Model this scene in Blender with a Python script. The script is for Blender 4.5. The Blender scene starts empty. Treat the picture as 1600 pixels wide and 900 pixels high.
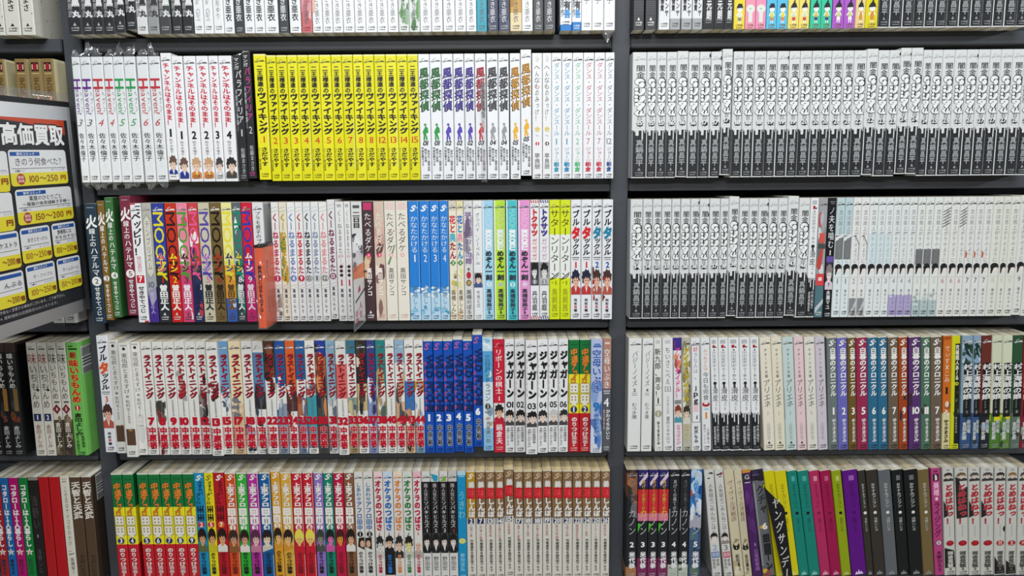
import bpy, math, random
import numpy as np

# ------------------------------------------------------------------ camera, light, exposure
SC = bpy.context.scene
COL = SC.collection
ZB = 1.25                                    # camera height above the floor (m)
FOC, PITCH, YAW, ROLL, DIST = 1194.72, 0.143863, -0.0021426, 0.0079616, 1155.34   # px, rad, rad, rad, mm

def _axes():
    cp, sp, cy, sy = math.cos(PITCH), math.sin(PITCH), math.cos(YAW), math.sin(YAW)
    f = np.array([sy*cp, cy*cp, -sp]); r = np.array([cy, -sy, 0.0]); d = np.cross(f, r)
    return f, r*math.cos(ROLL)+d*math.sin(ROLL), -r*math.sin(ROLL)+d*math.cos(ROLL)
CF, CR, CD = _axes()

cam = bpy.data.cameras.new('camera')
cam.sensor_width = 36.0
cam.lens = FOC/1600*36.0
cam.clip_start = 0.02
camo = bpy.data.objects.new('camera', cam)
COL.objects.link(camo)
from mathutils import Matrix
camo.matrix_world = Matrix(((CR[0], -CD[0], -CF[0], 0), (CR[1], -CD[1], -CF[1], -DIST/1000),
                            (CR[2], -CD[2], -CF[2], ZB), (0, 0, 0, 1)))
SC.camera = camo

W = bpy.data.worlds.new('world'); SC.world = W; W.use_nodes = True
bg = W.node_tree.nodes['Background']
bg.inputs[0].default_value = (0.80, 0.88, 1.0, 1); bg.inputs[1].default_value = 0.07

def area(name, loc, size, size_y, power, col, target):
    l = bpy.data.lights.new(name, 'AREA'); l.shape = 'RECTANGLE'; l.size = size; l.size_y = size_y
    l.energy = power; l.color = col
    o = bpy.data.objects.new(name, l); COL.objects.link(o); o.location = loc
    from mathutils import Vector
    o.rotation_euler = (Vector(target)-Vector(loc)).to_track_quat('-Z', 'Y').to_euler()
    return o
area('ceiling_tube', (0.12, -1.0, 2.62), 1.1, 0.10, 20, (0.97, 0.99, 1.0), (0.08, 0.0, 1.25))
area('ceiling_tube', (-0.1, -2.4, 2.62), 1.8, 0.12, 20, (0.97, 0.99, 1.0), (0.05, 0.0, 1.3))
area('ceiling_tube', (-0.2, -4.4, 2.62), 2.0, 0.14, 56, (0.97, 0.99, 1.0), (0.05, 0.0, 1.5))
area('ceiling_tube', (5.2, -2.0, 2.6), 1.2, 0.14, 105, (0.97, 0.99, 1.0), (-0.6, 0.0, 1.1))
SC.view_settings.view_transform = 'Standard'
SC.view_settings.look = 'None'
SC.view_settings.gamma = 1
SC.view_settings.use_curve_mapping = False
SC.view_settings.exposure = 0.10

# ------------------------------------------------------------------ helpers
def lin(h):
    h = h.lstrip('#'); v = [int(h[i:i+2], 16)/255 for i in (0, 2, 4)]
    return [((c+0.055)/1.055)**2.4 if c > 0.04045 else c/12.92 for c in v]

MATS = {}
def mat(hexc, rough=0.38, spec=0.35):
    key = (hexc, rough)
    if key in MATS: return MATS[key]
    m = bpy.data.materials.new('paper'); m.use_nodes = True
    nt = m.node_tree; b = nt.nodes['Principled BSDF']
    c = lin(hexc)
    b.inputs['Base Color'].default_value = (*[min(1, x*0.86) for x in c], 1)
    b.inputs['Specular IOR Level'].default_value = spec
    n = nt.nodes.new('ShaderNodeTexNoise'); n.inputs['Scale'].default_value = 60
    mr = nt.nodes.new('ShaderNodeMapRange')
    mr.inputs['To Min'].default_value = rough-0.05; mr.inputs['To Max'].default_value = rough+0.07
    tc = nt.nodes.new('ShaderNodeTexCoord')
    nt.links.new(tc.outputs['Object'], n.inputs['Vector'])
    nt.links.new(n.outputs[0], mr.inputs['Value']); nt.links.new(mr.outputs[0], b.inputs['Roughness'])
    MATS[key] = m
    return m

def pages_mat(name, c0, c1):
    m = bpy.data.materials.new(name); m.use_nodes = True
    nt = m.node_tree; b = nt.nodes['Principled BSDF']
    tc = nt.nodes.new('ShaderNodeTexCoord'); mp = nt.nodes.new('ShaderNodeMapping')
    mp.inputs['Scale'].default_value = (2600, 14, 14)
    n = nt.nodes.new('ShaderNodeTexNoise'); n.inputs['Scale'].default_value = 1.0; n.inputs['Detail'].default_value = 3
    rp = nt.nodes.new('ShaderNodeValToRGB')
    rp.color_ramp.elements[0].position = 0.3; rp.color_ramp.elements[1].position = 0.7
    rp.color_ramp.elements[0].color = (*lin(c0), 1); rp.color_ramp.elements[1].color = (*lin(c1), 1)
    nt.links.new(tc.outputs['Object'], mp.inputs['Vector']); nt.links.new(mp.outputs[0], n.inputs['Vector'])
    nt.links.new(n.outputs[0], rp.inputs[0]); nt.links.new(rp.outputs[0], b.inputs['Base Color'])
    b.inputs['Roughness'].default_value = 0.85
    return m
PAGES = [pages_mat('page_edges', '8e8878', 'c4beaa'), pages_mat('page_edges', '9a968a', 'cfccbe'), pages_mat('page_edges', '857c66', 'b8ae94')]
PG_WHITE = PAGES[0]
PG_YELLOW = pages_mat('yellowed_page_edges', '98855c', 'ccba90')

def shelf_mat():
    m = bpy.data.materials.new('charcoal_laminate'); m.use_nodes = True
    nt = m.node_tree; b = nt.nodes['Principled BSDF']
    tc = nt.nodes.new('ShaderNodeTexCoord'); n = nt.nodes.new('ShaderNodeTexNoise')
    n.inputs['Scale'].default_value = 9; n.inputs['Detail'].default_value = 6
    rp = nt.nodes.new('ShaderNodeValToRGB')
    rp.color_ramp.elements[0].color = (*lin('383b40'), 1); rp.color_ramp.elements[1].color = (*lin('474a50'), 1)
    nt.links.new(tc.outputs['Object'], n.inputs['Vector']); nt.links.new(n.outputs[0], rp.inputs[0])
    nt.links.new(rp.outputs[0], b.inputs['Base Color'])
    b.inputs['Roughness'].default_value = 0.5; b.inputs['Specular IOR Level'].default_value = 0.4
    return m
SHELF = shelf_mat()

def clear_mat(name, alpha, rough=0.08, tint=(0.985, 0.99, 0.995)):
    m = bpy.data.materials.new(name); m.use_nodes = True
    nt = m.node_tree; nt.nodes.remove(nt.nodes['Principled BSDF'])
    out = nt.nodes['Material Output']
    tr = nt.nodes.new('ShaderNodeBsdfTransparent'); gl = nt.nodes.new('ShaderNodeBsdfGlossy')
    df = nt.nodes.new('ShaderNodeBsdfDiffuse'); df.inputs[0].default_value = (0.8, 0.83, 0.86, 1)
    gl.inputs['Roughness'].default_value = rough
    tr.inputs[0].default_value = (*tint, 1)
    mx = nt.nodes.new('ShaderNodeMixShader'); mx2 = nt.nodes.new('ShaderNodeMixShader')
    n = nt.nodes.new('ShaderNodeTexNoise'); n.inputs['Scale'].default_value = 120
    mr = nt.nodes.new('ShaderNodeMapRange'); mr.inputs['To Min'].default_value = alpha*0.3; mr.inputs['To Max'].default_value = alpha*1.3
    tc = nt.nodes.new('ShaderNodeTexCoord'); nt.links.new(tc.outputs['Object'], n.inputs['Vector'])
    nt.links.new(n.outputs[0], mr.inputs[0]); nt.links.new(mr.outputs[0], mx.inputs[0])
    mx2.inputs[0].default_value = 0.35
    nt.links.new(gl.outputs[0], mx2.inputs[1]); nt.links.new(df.outputs[0], mx2.inputs[2])
    nt.links.new(tr.outputs[0], mx.inputs[1]); nt.links.new(mx2.outputs[0], mx.inputs[2])
    nt.links.new(mx.outputs[0], out.inputs[0])
    return m
WRAP = clear_mat('clear_film', 0.28)
ACRYL = clear_mat('clear_acrylic', 0.22)

class Geo:
    """collects polygons of one mesh (millimetres)"""
    def __init__(s): s.v = []; s.n = 0; s.ls = []; s.lt = []; s.mi = []; s.mats = []; s.mx = {}
    def mid(s, m):
        k = m.name
        if k not in s.mx: s.mx[k] = len(s.mats); s.mats.append(m)
        return s.mx[k]
    def add(s, V, F, m):
        V = np.asarray(V, np.float64).reshape(-1, 3); i = s.mid(m)
        s.v.append(V)
        if isinstance(F, np.ndarray):
            s.ls.append((F+s.n).ravel()); s.lt.append(np.full(len(F), F.shape[1])); s.mi.append(np.full(len(F), i))
        else:
            s.ls.append(np.array([a+s.n for f in F for a in f])); s.lt.append(np.array([len(f) for f in F])); s.mi.append(np.full(len(F), i))
        s.n += len(V)
    def box(s, x0, x1, y0, y1, z0, z1, m):
        V = [(x, y, z) for x in (x0, x1) for y in (y0, y1) for z in (z0, z1)]
        s.add(V, np.array([(0, 1, 3, 2), (4, 6, 7, 5), (0, 4, 5, 1), (2, 3, 7, 6), (0, 2, 6, 4), (1, 5, 7, 3)]), m)
    def merge(s, g, off, rot=0.0):
        c, sn = math.cos(rot), math.sin(rot)
        V = np.concatenate(g.v) if g.v else np.zeros((0, 3))
        V = np.c_[V[:, 0]*c+V[:, 2]*sn, V[:, 1], -V[:, 0]*sn+V[:, 2]*c]+np.array(off)
        mp = np.array([s.mid(m) for m in g.mats])
        s.v.append(V); s.ls.append(np.concatenate(g.ls)+s.n); s.lt.append(np.concatenate(g.lt)); s.mi.append(mp[np.concatenate(g.mi)])
        s.n += len(V)
    def mesh(s, name):
        me = bpy.data.meshes.new(name)
        V = np.concatenate(s.v)/1000.0; ls = np.concatenate(s.ls).astype(np.int32); lt = np.concatenate(s.lt).astype(np.int32)
        me.vertices.add(len(V)); me.vertices.foreach_set('co', V.astype(np.float32).ravel())
        me.loops.add(len(ls)); me.loops.foreach_set('vertex_index', ls)
        me.polygons.add(len(lt))
        st = np.concatenate([[0], np.cumsum(lt)[:-1]]).astype(np.int32)
        me.polygons.foreach_set('loop_start', st); me.polygons.foreach_set('loop_total', lt)
        for m in s.mats: me.materials.append(m)
        me.polygons.foreach_set('material_index', np.concatenate(s.mi).astype(np.int32))
        me.update(calc_edges=True); me.validate()
        return me
    def obj(s, name, parent=None):
        o = bpy.data.objects.new(name, s.mesh(name)); COL.objects.link(o)
        if parent: o.parent = parent
        return o

def tag(o, label=None, cat=None, group=None, kind=None):
    if label: o['label'] = label
    if cat: o['category'] = cat
    if group: o['group'] = group
    if kind: o['kind'] = kind
    return o
def empty(name, loc, rot=(0, 0, 0)):
    o = bpy.data.objects.new(name, None); COL.objects.link(o); o.empty_display_size = 0.02
    o.location = loc; o.rotation_euler = rot
    return o

# ------------------------------------------------------------------ photograph geometry -> millimetres in the shop
CC = np.array([0.0, -DIST, 0.0])
def ray(px, py): return CF*FOC+CR*(px-800)+CD*(py-450)
def at(px, py, y=0.0):
    """point of the plane y seen at a pixel: (x, z) in mm"""
    d = ray(px, py); t = (y+DIST)/d[1]
    return d[0]*t, d[2]*t
def x_on(px, z, y=0.0):
    """x of the point with depth y and height z that is seen in image column px"""
    k = (px-800)/FOC
    p = np.array([0, y+DIST, z])
    return -(p@CR-k*(p@CF))/(CR[0]-k*CF[0])
ROWZ = {1: 210.6, 2: -2.9, 3: -216.5, 4: -429.0, 5: -641.5}

# ------------------------------------------------------------------ lettering
_cu = bpy.data.curves.new('lettering', 'FONT'); _cu.size = 1.0
_co = bpy.data.objects.new('lettering', _cu); COL.objects.link(_co)
GL = {}
def glyph(ch, wt=0.0, res=2):
    """outline of one character as triangles"""
    k = (ch, res)
    if k in GL: return GL[k]
    _cu.body = ch; _cu.resolution_u = res
    dg = bpy.context.evaluated_depsgraph_get(); dg.update()
    me = bpy.data.meshes.new_from_object(_co.evaluated_get(dg))
    n = len(me.vertices)
    V = np.zeros(n*3, np.float32); me.vertices.foreach_get('co', V); V = V.reshape(-1, 3)[:, :2].astype(float)
    me.calc_loop_triangles()
    T = np.zeros(len(me.loop_triangles)*3, np.int32); me.loop_triangles.foreach_get('vertices', T); T = T.reshape(-1, 3)
    if len(T):
        a, b, c = V[T[:, 0]], V[T[:, 1]], V[T[:, 2]]
        ar = (b[:, 0]-a[:, 0])*(c[:, 1]-a[:, 1])-(b[:, 1]-a[:, 1])*(c[:, 0]-a[:, 0])
        fl = ar < 0; T[fl] = T[fl][:, ::-1]
    bpy.data.meshes.remove(me)
    GL[k] = (V, T)
    return GL[k]
def heavy(wt):
    """wide strokes: base weight and the shifts (em) of the stacked copies"""
    d = wt*.72+.008
    if d < .010: return 0, [(0, 0)]
    if d < .020: return 0, [(-d, -d*.5), (d, d*.5)]
    if d < .040: return 0, [(-d, -d), (d, d), (-d*.6, d), (d, -d*.6)]
    return 0, [(-d, -d), (d, -d), (-d, d), (d, d), (0, 0)]
SMALL = set('っゃゅょぁぃぅぇぉッャュョァィゥェォ')
ROT = set('ー～〜…-―（）()')
# ------------------------------------------------------------------ a comic book: cover with its printed spine, and page block
class Spine:
    def __init__(s, w, H=182.0, D=128.0, seed=0):
        s.w, s.H, s.D = w, H, D
        s.g = Geo(); s.zones = []; s.base = 'f2f2f2'; s.side = None; s.layer = 0
        s.rnd = random.Random(seed); s.pages = PAGES[(seed//3) % 3]; s.extra = []; s.lm = 0.0
    # --- full-wrap colour zones of the jacket
    def paper(s, c, side=None): s.base = c; s.side = side
    def zone(s, t0, t1, c, side=True): s.zones.append((t0, t1, c, side))
    def _y(s): s.layer += 1; return -(0.05+0.018*s.layer)
    def poly(s, pts, c):
        """pts in (u, t); drawn flat on the spine"""
        r = 0.7
        V = [(min(max(u*s.w, r), s.w-r), 0, s.H*(1-min(max(t, 0.001), 0.999))) for u, t in pts]
        y = s._y(); V = [(x, y, z) for x, _, z in V]
        ar = sum(V[i][0]*V[(i+1) % len(V)][2]-V[(i+1) % len(V)][0]*V[i][2] for i in range(len(V)))
        if ar < 0: V = V[::-1]
        s.g.add(V, [tuple(range(len(V)))], mat(c))
    def rect(s, t0, t1, u0, u1, c): s.poly([(u0, t1), (u1, t1), (u1, t0), (u0, t0)], c)
    def ell(s, t, u, rx, rz, c, n=14, ph=0.0):
        """ellipse with radii in mm"""
        s.poly([(u+rx/s.w*math.cos(a+ph), t-rz/s.H*math.sin(a+ph)) for a in [2*math.pi*i/n for i in range(n)]], c)
    def dot(s, t, u, r, c): s.ell(t, u, r, r, c)
    def star(s, t, u, r, c, n=9, q=0.6):
        s.poly([(u+(r if i % 2 == 0 else r*q)/s.w*math.sin(math.pi*i/n), t-(r if i % 2 == 0 else r*q)/s.H*math.cos(math.pi*i/n)) for i in range(2*n)], c)
    def blob(s, t, u, rx, rz, c, n=11):
        s.poly([(u+rx*s.rnd.uniform(.65, 1.15)/s.w*math.cos(a), t-rz*s.rnd.uniform(.65, 1.15)/s.H*math.sin(a)) for a in [2*math.pi*i/n for i in range(n)]], c)
    def art(s, t0, t1, cols, n=9, u0=0, u1=1, k=1.0):
        """a loose painted patch: overlapping brush shapes"""
        for i in range(n):
            t = s.rnd.uniform(t0, t1); u = s.rnd.uniform(u0, u1)
            s.blob(t, u, s.w*s.rnd.uniform(.18, .42)*k, s.H*(t1-t0)*s.rnd.uniform(.08, .22)*k, cols[i % len(cols)], 7)
    def _put(s, V, T, c, y, sh=((0, 0),), kx=1.0, kz=1.0):
        if not len(T): return
        for i, (dx, dz) in enumerate(sh):
            s.g.add(np.c_[V[:, 0]+dx*kx, np.full(len(V), y-.012*i), V[:, 1]+dz*kz], T, mat(c))
        if len(sh) > 1: s.heavy_used = True
    def txt(s, st, t0, t1, c, u=.5, w=.7, wt=.0, sl=0.0, du=0.0, dt=0.0, y=None, res=2, gap=1.0):
        """vertical lettering from t0 to t1"""
        n = len(st); ch = s.H*(t1-t0)/n; W = w*s.w; y = s._y() if y is None else y
        bw, sh = heavy(wt)
        if len(sh) > 1: s.layer += len(sh)//2
        for i, k in enumerate(st):
            if k in ' 　': continue
            V, T = glyph(k, bw, res)
            if not len(T): continue
            V = V.copy(); V[:, 1] += 0.12
            full = ord(k) > 0x2000
            if not full:
                lo, hi = V.min(0), V.max(0); V = (V-lo)/(hi-lo+1e-6)*[.6, .8]+[.2, .1]
            if k in ROT: V = np.c_[V[:, 1], 1-V[:, 0]]
            elif k in SMALL: V = V+[.1, .1]
            x = (V[:, 0]-.5)*W; z = (V[:, 1]-.5)*ch*gap
            if sl: z = z+sl*x
            V = np.c_[s.w*(u+du)+x, s.H*(1-t0-dt)-(i+.5)*ch+z]
            s._put(V, T, c, y, sh, W, ch)
    def otxt(s, st, t0, t1, c, oc, ow=.05, wt=.0, **k):
        s.txt(st, t0, t1, oc, wt=wt+ow, **k); s.txt(st, t0, t1, c, wt=wt, **k)
    def num(s, st, t, h, c, u=.5, w=.5, wt=.02, sl=0.0, rot=False, y=None, res=2):
        """a short line set across the spine and fitted to a box; t is its centre, h its height"""
        parts = []; x = 0.0; bw, sh = heavy(wt)
        for k in str(st):
            V, T = glyph(k, bw, res)
            if not len(V): x += .4; continue
            lo, hi = V[:, 0].min(), V[:, 0].max()
            if ord(k) < 0x2000: parts.append((np.c_[V[:, 0]-lo+x, V[:, 1]], T)); x += hi-lo+.07
            else: parts.append((np.c_[V[:, 0]+x, V[:, 1]], T)); x += 1.0
        if not parts: return
        A = np.concatenate([p[0] for p in parts]); lo, hi = A.min(0), A.max(0)
        y = s._y() if y is None else y
        asp = (hi[0]-lo[0])/(hi[1]-lo[1]+1e-6)
        if not rot: w = min(w, asp*h*s.H*1.25/s.w)
        if len(sh) > 1: s.layer += len(sh)//2
        em = h*s.H*1.3 if not rot else w*s.w*1.3
        for V, T in parts:
            q = (V-lo)/(hi-lo+1e-6)-.5
            if rot: q = np.c_[q[:, 1], -q[:, 0]]
            X = q[:, 0]*w*s.w; Z = q[:, 1]*h*s.H
            if sl: X = X+sl*Z
            s._put(np.c_[u*s.w+X, s.H*(1-t)+Z], T, c, y, sh, em, em)
    def latin(s, st, t0, t1, c, u=.5, w=.6, wt=.02, sl=0.0, **k):
        """a line of Latin letters turned to read downwards"""
        s.num(st, (t0+t1)/2, t1-t0, c, u, w, wt, 0, rot=True, **k)
    def badge(s, st, t, r, bc, c, u=.5, h=.03):
        s.dot(t, u, r, bc); s.num(st, t, h, c, u, min(.9*r/s.w*1.2, .5) if len(str(st)) > 1 else .55*r/s.w*1.2)
    def pub(s, c='3a3a3a', t=.955, mark=False, u=.5):
        s.num('小学館', t, .017, c, u, .62, .015, res=1); s.rect(t+.016, t+.021, u-.27, u+.27, c)
        if mark: s.poly([(u-.13, t-.018), (u+.13, t-.018), (u, t-.042)], c)
    def logo(s, c='555555', t=.055, curl='9a9a9a'):
        s.num('S', t-.004, .036, curl, .36, .36, -.01, .5, res=1); s.rect(t, t+.0055, .10, .95, c); s.rect(t-.007, t+.001, .55, .9, c)
    def sund(s, c, t=.06):
        s.num('S', t, .05, c, .5, .42, .03, .3, res=1); s.rect(t-.008, t-.003, .6, .92, c)
    def line3(s, t0, t1, c='444444', cols=('原作石ノ森章太郎', '脚本三条陸', '作画佐藤まさき')):
        for i, q in enumerate(cols): s.txt(q, t0+.012*(2-i), min(t0+.012*(2-i)+.022*len(q), t1), c, u=.78-.27*i, w=.24, wt=.015, res=1)
    def tiny(s, st, t0, t1, c, u=.22, w=.2): s.txt(st, t0, t1, c, u=u, w=w, wt=.01, res=1)
    def figure(s, t0, t1, hair, skin, body, u=.5, k=1.0, two=None):
        """a small plain figure: hair, face, shoulders"""
        h = (t1-t0); w = k; hz = h*s.H; W = w*s.w; R = s.rnd
        s.poly([(u-.5*w, t1), (u+.5*w, t1), (u+.47*w, t0+.76*h), (u+.18*w, t0+.64*h), (u-.18*w, t0+.64*h), (u-.47*w, t0+.74*h)], body)
        if two: s.poly([(u-.15*w, t0+.62*h), (u+.17*w, t0+.62*h), (u+.02*w, t0+.92*h)], two)
        s.poly([(u-.12*w, t0+.74*h), (u+.12*w, t0+.74*h), (u+.12*w, t0+.5*h), (u-.12*w, t0+.5*h)], skin)
        n = 18; rnd_ = getattr(s, 'afro', False)
        s.poly([(u+W/s.w*(.44 if rnd_ else R.uniform(.42, .52) if i % 2 else R.uniform(.34, .40))*math.cos(2*math.pi*i/n), t0+.32*h-h*(.33 if rnd_ else .34 if i % 2 else .27)*math.sin(2*math.pi*i/n)) for i in range(n)], hair)
        q = R.uniform(-.05, .05)
        s.poly([(u+(q+.30*math.cos(a))*w, t0+.42*h-.24*h*math.sin(a)*(1.1 if math.sin(a) < 0 else .9)) for a in [2*math.pi*i/14 for i in range(14)]], skin)
        s.poly([(u-.34*w, t0+.48*h), (u-.28*w, t0+.34*h), (u-.16*w, t0+.41*h), (u-.06*w, t0+.30*h), (u+.06*w, t0+.40*h), (u+.16*w, t0+.31*h), (u+.33*w, t0+.46*h), (u+.30*w, t0+.12*h), (u-.28*w, t0+.12*h)], hair)
        for e in (-.13, .13): s.rect(t0+.435*h, t0+.465*h, u+(q+e-.06)*w, u+(q+e+.06)*w, '2a2220')
        s.rect(t0+.575*h, t0+.592*h, u+(q-.06)*w, u+(q+.07)*w, '8a4a42')
    def wrap(s, seed, top=10, bot=10):
        s.extra.append(('plastic_wrap', seed, top, bot))
    # --- jacket and pages
    def cover(s):
        g = Geo(); w, H, D = s.w, s.H, s.D; r = min(1.6, w*.12); th = .5
        out = [(0, D), (0, r)]+[(r-r*math.cos(a), r-r*math.sin(a)) for a in (.39, .79, 1.18)]+[(r, 0), (w-r, 0)]
        out += [(w-r+r*math.sin(a), r-r*math.cos(a)) for a in (.39, .79, 1.18)]+[(w, r), (w, D)]
        inn = [(th, D), (th, r)]+[(r-(r-th)*math.cos(a), r-(r-th)*math.sin(a)) for a in (.39, .79, 1.18)]+[(r, th), (w-r, th)]
        inn += [(w-r+(r-th)*math.sin(a), r-(r-th)*math.cos(a)) for a in (.39, .79, 1.18)]+[(w-th, r), (w-th, D)]
        n = len(out)
        cuts = sorted({0.0, 1.0} | {z for q in s.zones for z in q[:2]})
        def col(t):
            c = (s.base, s.side or s.base)
            for t0, t1, k, sd in s.zones:
                if t0-1e-6 <= t <= t1+1e-6: c = (k, (k if sd is True else sd) if sd else c[1])
            return c
        for a, b in zip(cuts, cuts[1:]):
            c, cs = col((a+b)/2); z1, z0 = H*(1-a), H*(1-b)
            for i in range(n-1):
                m = mat(cs if i in (0, n-2) else c)
                (xa, ya), (xb, yb) = out[i], out[i+1]
                g.add([(xa, ya, z0), (xb, yb, z0), (xb, yb, z1), (xa, ya, z1)], np.array([(0, 1, 2, 3)]), m)
        wm = mat('e6e2d8')
        for i in range(n-1):
            (xa, ya), (xb, yb) = inn[i], inn[i+1]
            g.add([(xa, ya, 0), (xa, ya, H), (xb, yb, H), (xb, yb, 0)], np.array([(0, 1, 2, 3)]), wm)
            for z, q in ((H, (0, 1, 2, 3)), (0, (3, 2, 1, 0))):
                g.add([(*out[i], z), (*out[i+1], z), (*inn[i+1], z), (*inn[i], z)], np.array([q]), wm)
        for k in (0, n-1):
            g.add([(*out[k], 0), (*inn[k], 0), (*inn[k], H), (*out[k], H)], np.array([(0, 1, 2, 3) if k == 0 else (3, 2, 1, 0)]), wm)
        if s.g.v: g.merge(s.g, (0, 0, 0))
        return g
    def block(s):
        g = Geo(); g.box(.52, s.w-.52, 1.0, s.D-.6, .3, s.H-.35, s.pages); return g

GLINT = clear_mat('film_glint', 1.0, 0.15)
def film(seed, w, hh, z0, sg):
    """a crumpled end of a clear bag, above (sg=1) or below (sg=-1) a book"""
    rn = random.Random(seed); g = Geo(); nx = 7; A = []; pk = [rn.uniform(.1, .9), rn.uniform(.1, .9)]
    for j in range(5):
        for i in range(nx):
            fx = i/(nx-1); k = j/4
            e = max(math.exp(-((fx-q)/.22)**2) for q in pk)
            x = .3+(w-.6)*fx+rn.uniform(-1.8, 1.8)*k+(pk[0]-.5)*5*k*k
            y = -.6+rn.uniform(-3.5, 5)*k+k*3
            A.append((x, y, z0+sg*(k*hh*(.25+.75*e)*rn.uniform(.85, 1.1)+.1)))
    F = []
    for j in range(4):
        for i in range(nx-1):
            q = j*nx+i; F += [(q, q+1, q+nx+1), (q, q+nx+1, q+nx)]
    g.add(A, np.array(F), WRAP)
    for q in range(5):                                        # painted highlights: pale, more opaque strips along the creases
        i = rn.randrange(1, nx-1); di = rn.choice((-1, 0, 1)); L = []
        for j in range(1, 5):
            v = np.array(A[j*nx+min(max(i+(di if j > 2 else 0), 0), nx-1)]); L.append(v+np.array([0, -.25, 0]))
        t = rn.uniform(.25, .55)
        for u, v in zip(L, L[1:]): g.add([u, v, v+np.array([t, -.05, t*.4]), u+np.array([t, -.05, t*.4])], np.array([(0, 1, 2, 3)]), GLINT)
    return g

def film_sleeve(g, w, H, D):
    """the clear bag itself hugging spine and sides"""
    e = .35
    g.add([(-e, -e-.9, 0), (w+e, -e-.9, 0), (w+e, -e-.9, H), (-e, -e-.9, H)], np.array([(0, 1, 2, 3)]), THIN)
THIN = clear_mat('bag_film', 0.05, 0.10)
# ------------------------------------------------------------------ spine designs
WH = 'f4f5f6'; OFF = 'ece9df'; K = '1c1c1e'; RED = 'cc1f33'
def st_ribbon(b, n, k, c):                     # white, turned Latin word in colour, in a clear bag
    b.paper('eef0f0'); b.logo('777777')
    b.latin('H', .175, .25, c, .48, .78, .03); b.latin('eaven?', .245, .455, c, .46, .5, .0)
    b.tiny('ヘブン', .26, .44, '777777', .86, .22); b.num(n, .52, .055, c if n != '3' else '555555', .5, .4, -.01, .4)
    b.txt('佐々木倫子', .6, .83, '2a2a2a', w=.62, wt=.005); b.tiny('・・・・', .84, .91, 'aaaaaa', .55, .2); b.pub('333333')
    b.wrap(n*7+str(k), 12+5*((k*5) % 3), 9+(k*3) % 5)
def st_channel(b, n, k, *a):
    b.paper('f3f3f5'); b.logo('666666')
    b.txt('チャンネルはそのまま！', .075, .57, 'd0143c', w=.62, wt=.03, sl=-.2)
    b.num(n, .625, .06, '151515', .52, .34, .03); b.txt('佐々木倫子', .67, .79, '777777', w=.34, res=1)
    hair, body, two = [('6b5248', '1d3a9c', 'f2f2f2'), ('6b5248', '1d3a9c', 'f2f2f2'), ('caa37c', 'd9863a', 'f0d060'), ('caa37c', 'd9863a', 'f0d060'), ('4a4242', 'd8d8da', 'ffffff'), ('2e2a28', '4a4a4a', 'c89048')][k]
    b.figure(.80, .975, hair, 'f0d2bd', body, .55, .9, two)
    if k == 0: b.rect(.955, .975, .12, .95, 'fafafa')
    b.pub('444444')
def st_para(b, n, k, *a):
    b.paper('17171a'); c = ['e8e8ea', 'e0389a'][k]
    b.txt('マンガ', .015, .11, 'd8d8d8', w=.6, wt=.02, u=.4)
    b.txt('パラフィリア', .11, .54, c, u=.58, w=.72, wt=.01); b.tiny('人間椅子奇譚～', .26, .60, 'c8c8ca', .2, .24)
    b.num(n, .61, .055, 'd8d8d8', .6, .4, 0); b.txt('佐藤まさき', .73, .94, 'c4c4c6', u=.6, w=.5, wt=.005); b.pub(['aaaaaa', 'e0389a'][k])
    b.rect(.03, .6, .02, .09, '4a4a4e'); b.wrap('p%d' % k, 4, 0)
def st_king(b, n, k, *a):
    c = ['efe81e', 'e9e314', 'e6e012'][k % 3]; b.paper(c); b.zone(0, .012, 'f6f2a0'); b.logo('6a6820', curl='8f8c50')
    b.txt('二王様達の', .085, .30, '1c1c10', u=.5, w=.52, wt=.04); b.txt('ヴァイキング', .30, .63, '1c1c10', u=.55, w=.80, wt=.05, sl=-.12)
    b.num(n, .675, .05, 'd22a1c', .58, .42 if len(n) < 2 else .62, .0); b.dot(.69, .27, .35, 'd22a1c')
    b.txt('さだやす', .735, .89, '24240f', u=.55, w=.58, wt=.03); b.tiny('ストーリー協力深見真', .74, .92, '4a4818', .15, .18); b.pub('6a6414')
    if k % 4 == 0: b.rect(.5, .9, .93, .97, 'fbfbe8')
def st_wind(b, n, k, *a):
    c = {'01': '2d7a3c', '02': '4a36a8', '03': 'c01830', '04': '4a4c50', '05': 'd89818'}[n]; f = {'01': '2f9a44', '02': '5a44b4', '03': 'd01c34', '04': '9a9c9e', '05': 'f0b428'}[n]
    b.paper('f0f2f5'); b.logo('777777')
    b.txt('風都探偵', .105, .455, '18181a', u=.55, w=.86, wt=.022, sl=.2, du=-.05); b.txt('風都探偵', .10, .45, c, u=.55, w=.82, wt=.006, sl=.2)
    t, u = .545, .5                                                # a striding figure in one flat colour
    b.dot(t+.012, u+.02, 1.9, f); b.poly([(u-.22, t+.07), (u+.05, t+.02), (u+.26, t+.04), (u+.30, t+.075), (u+.1, t+.08), (u+.12, t+.1), (u-.12, t+.1)], f)
    b.poly([(u-.14, t+.098), (u+.02, t+.098), (u-.02, t+.13), (u-.1, t+.15), (u-.16, t+.13)], f); b.poly([(u+.02, t+.098), (u+.14, t+.098), (u+.22, t+.12), (u+.14, t+.15), (u+.06, t+.125)], f)
    b.num(n, .705, .036, '303034', .52, .5, .03, .25); b.line3(.735, .93); b.pub('444444', .965)
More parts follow.
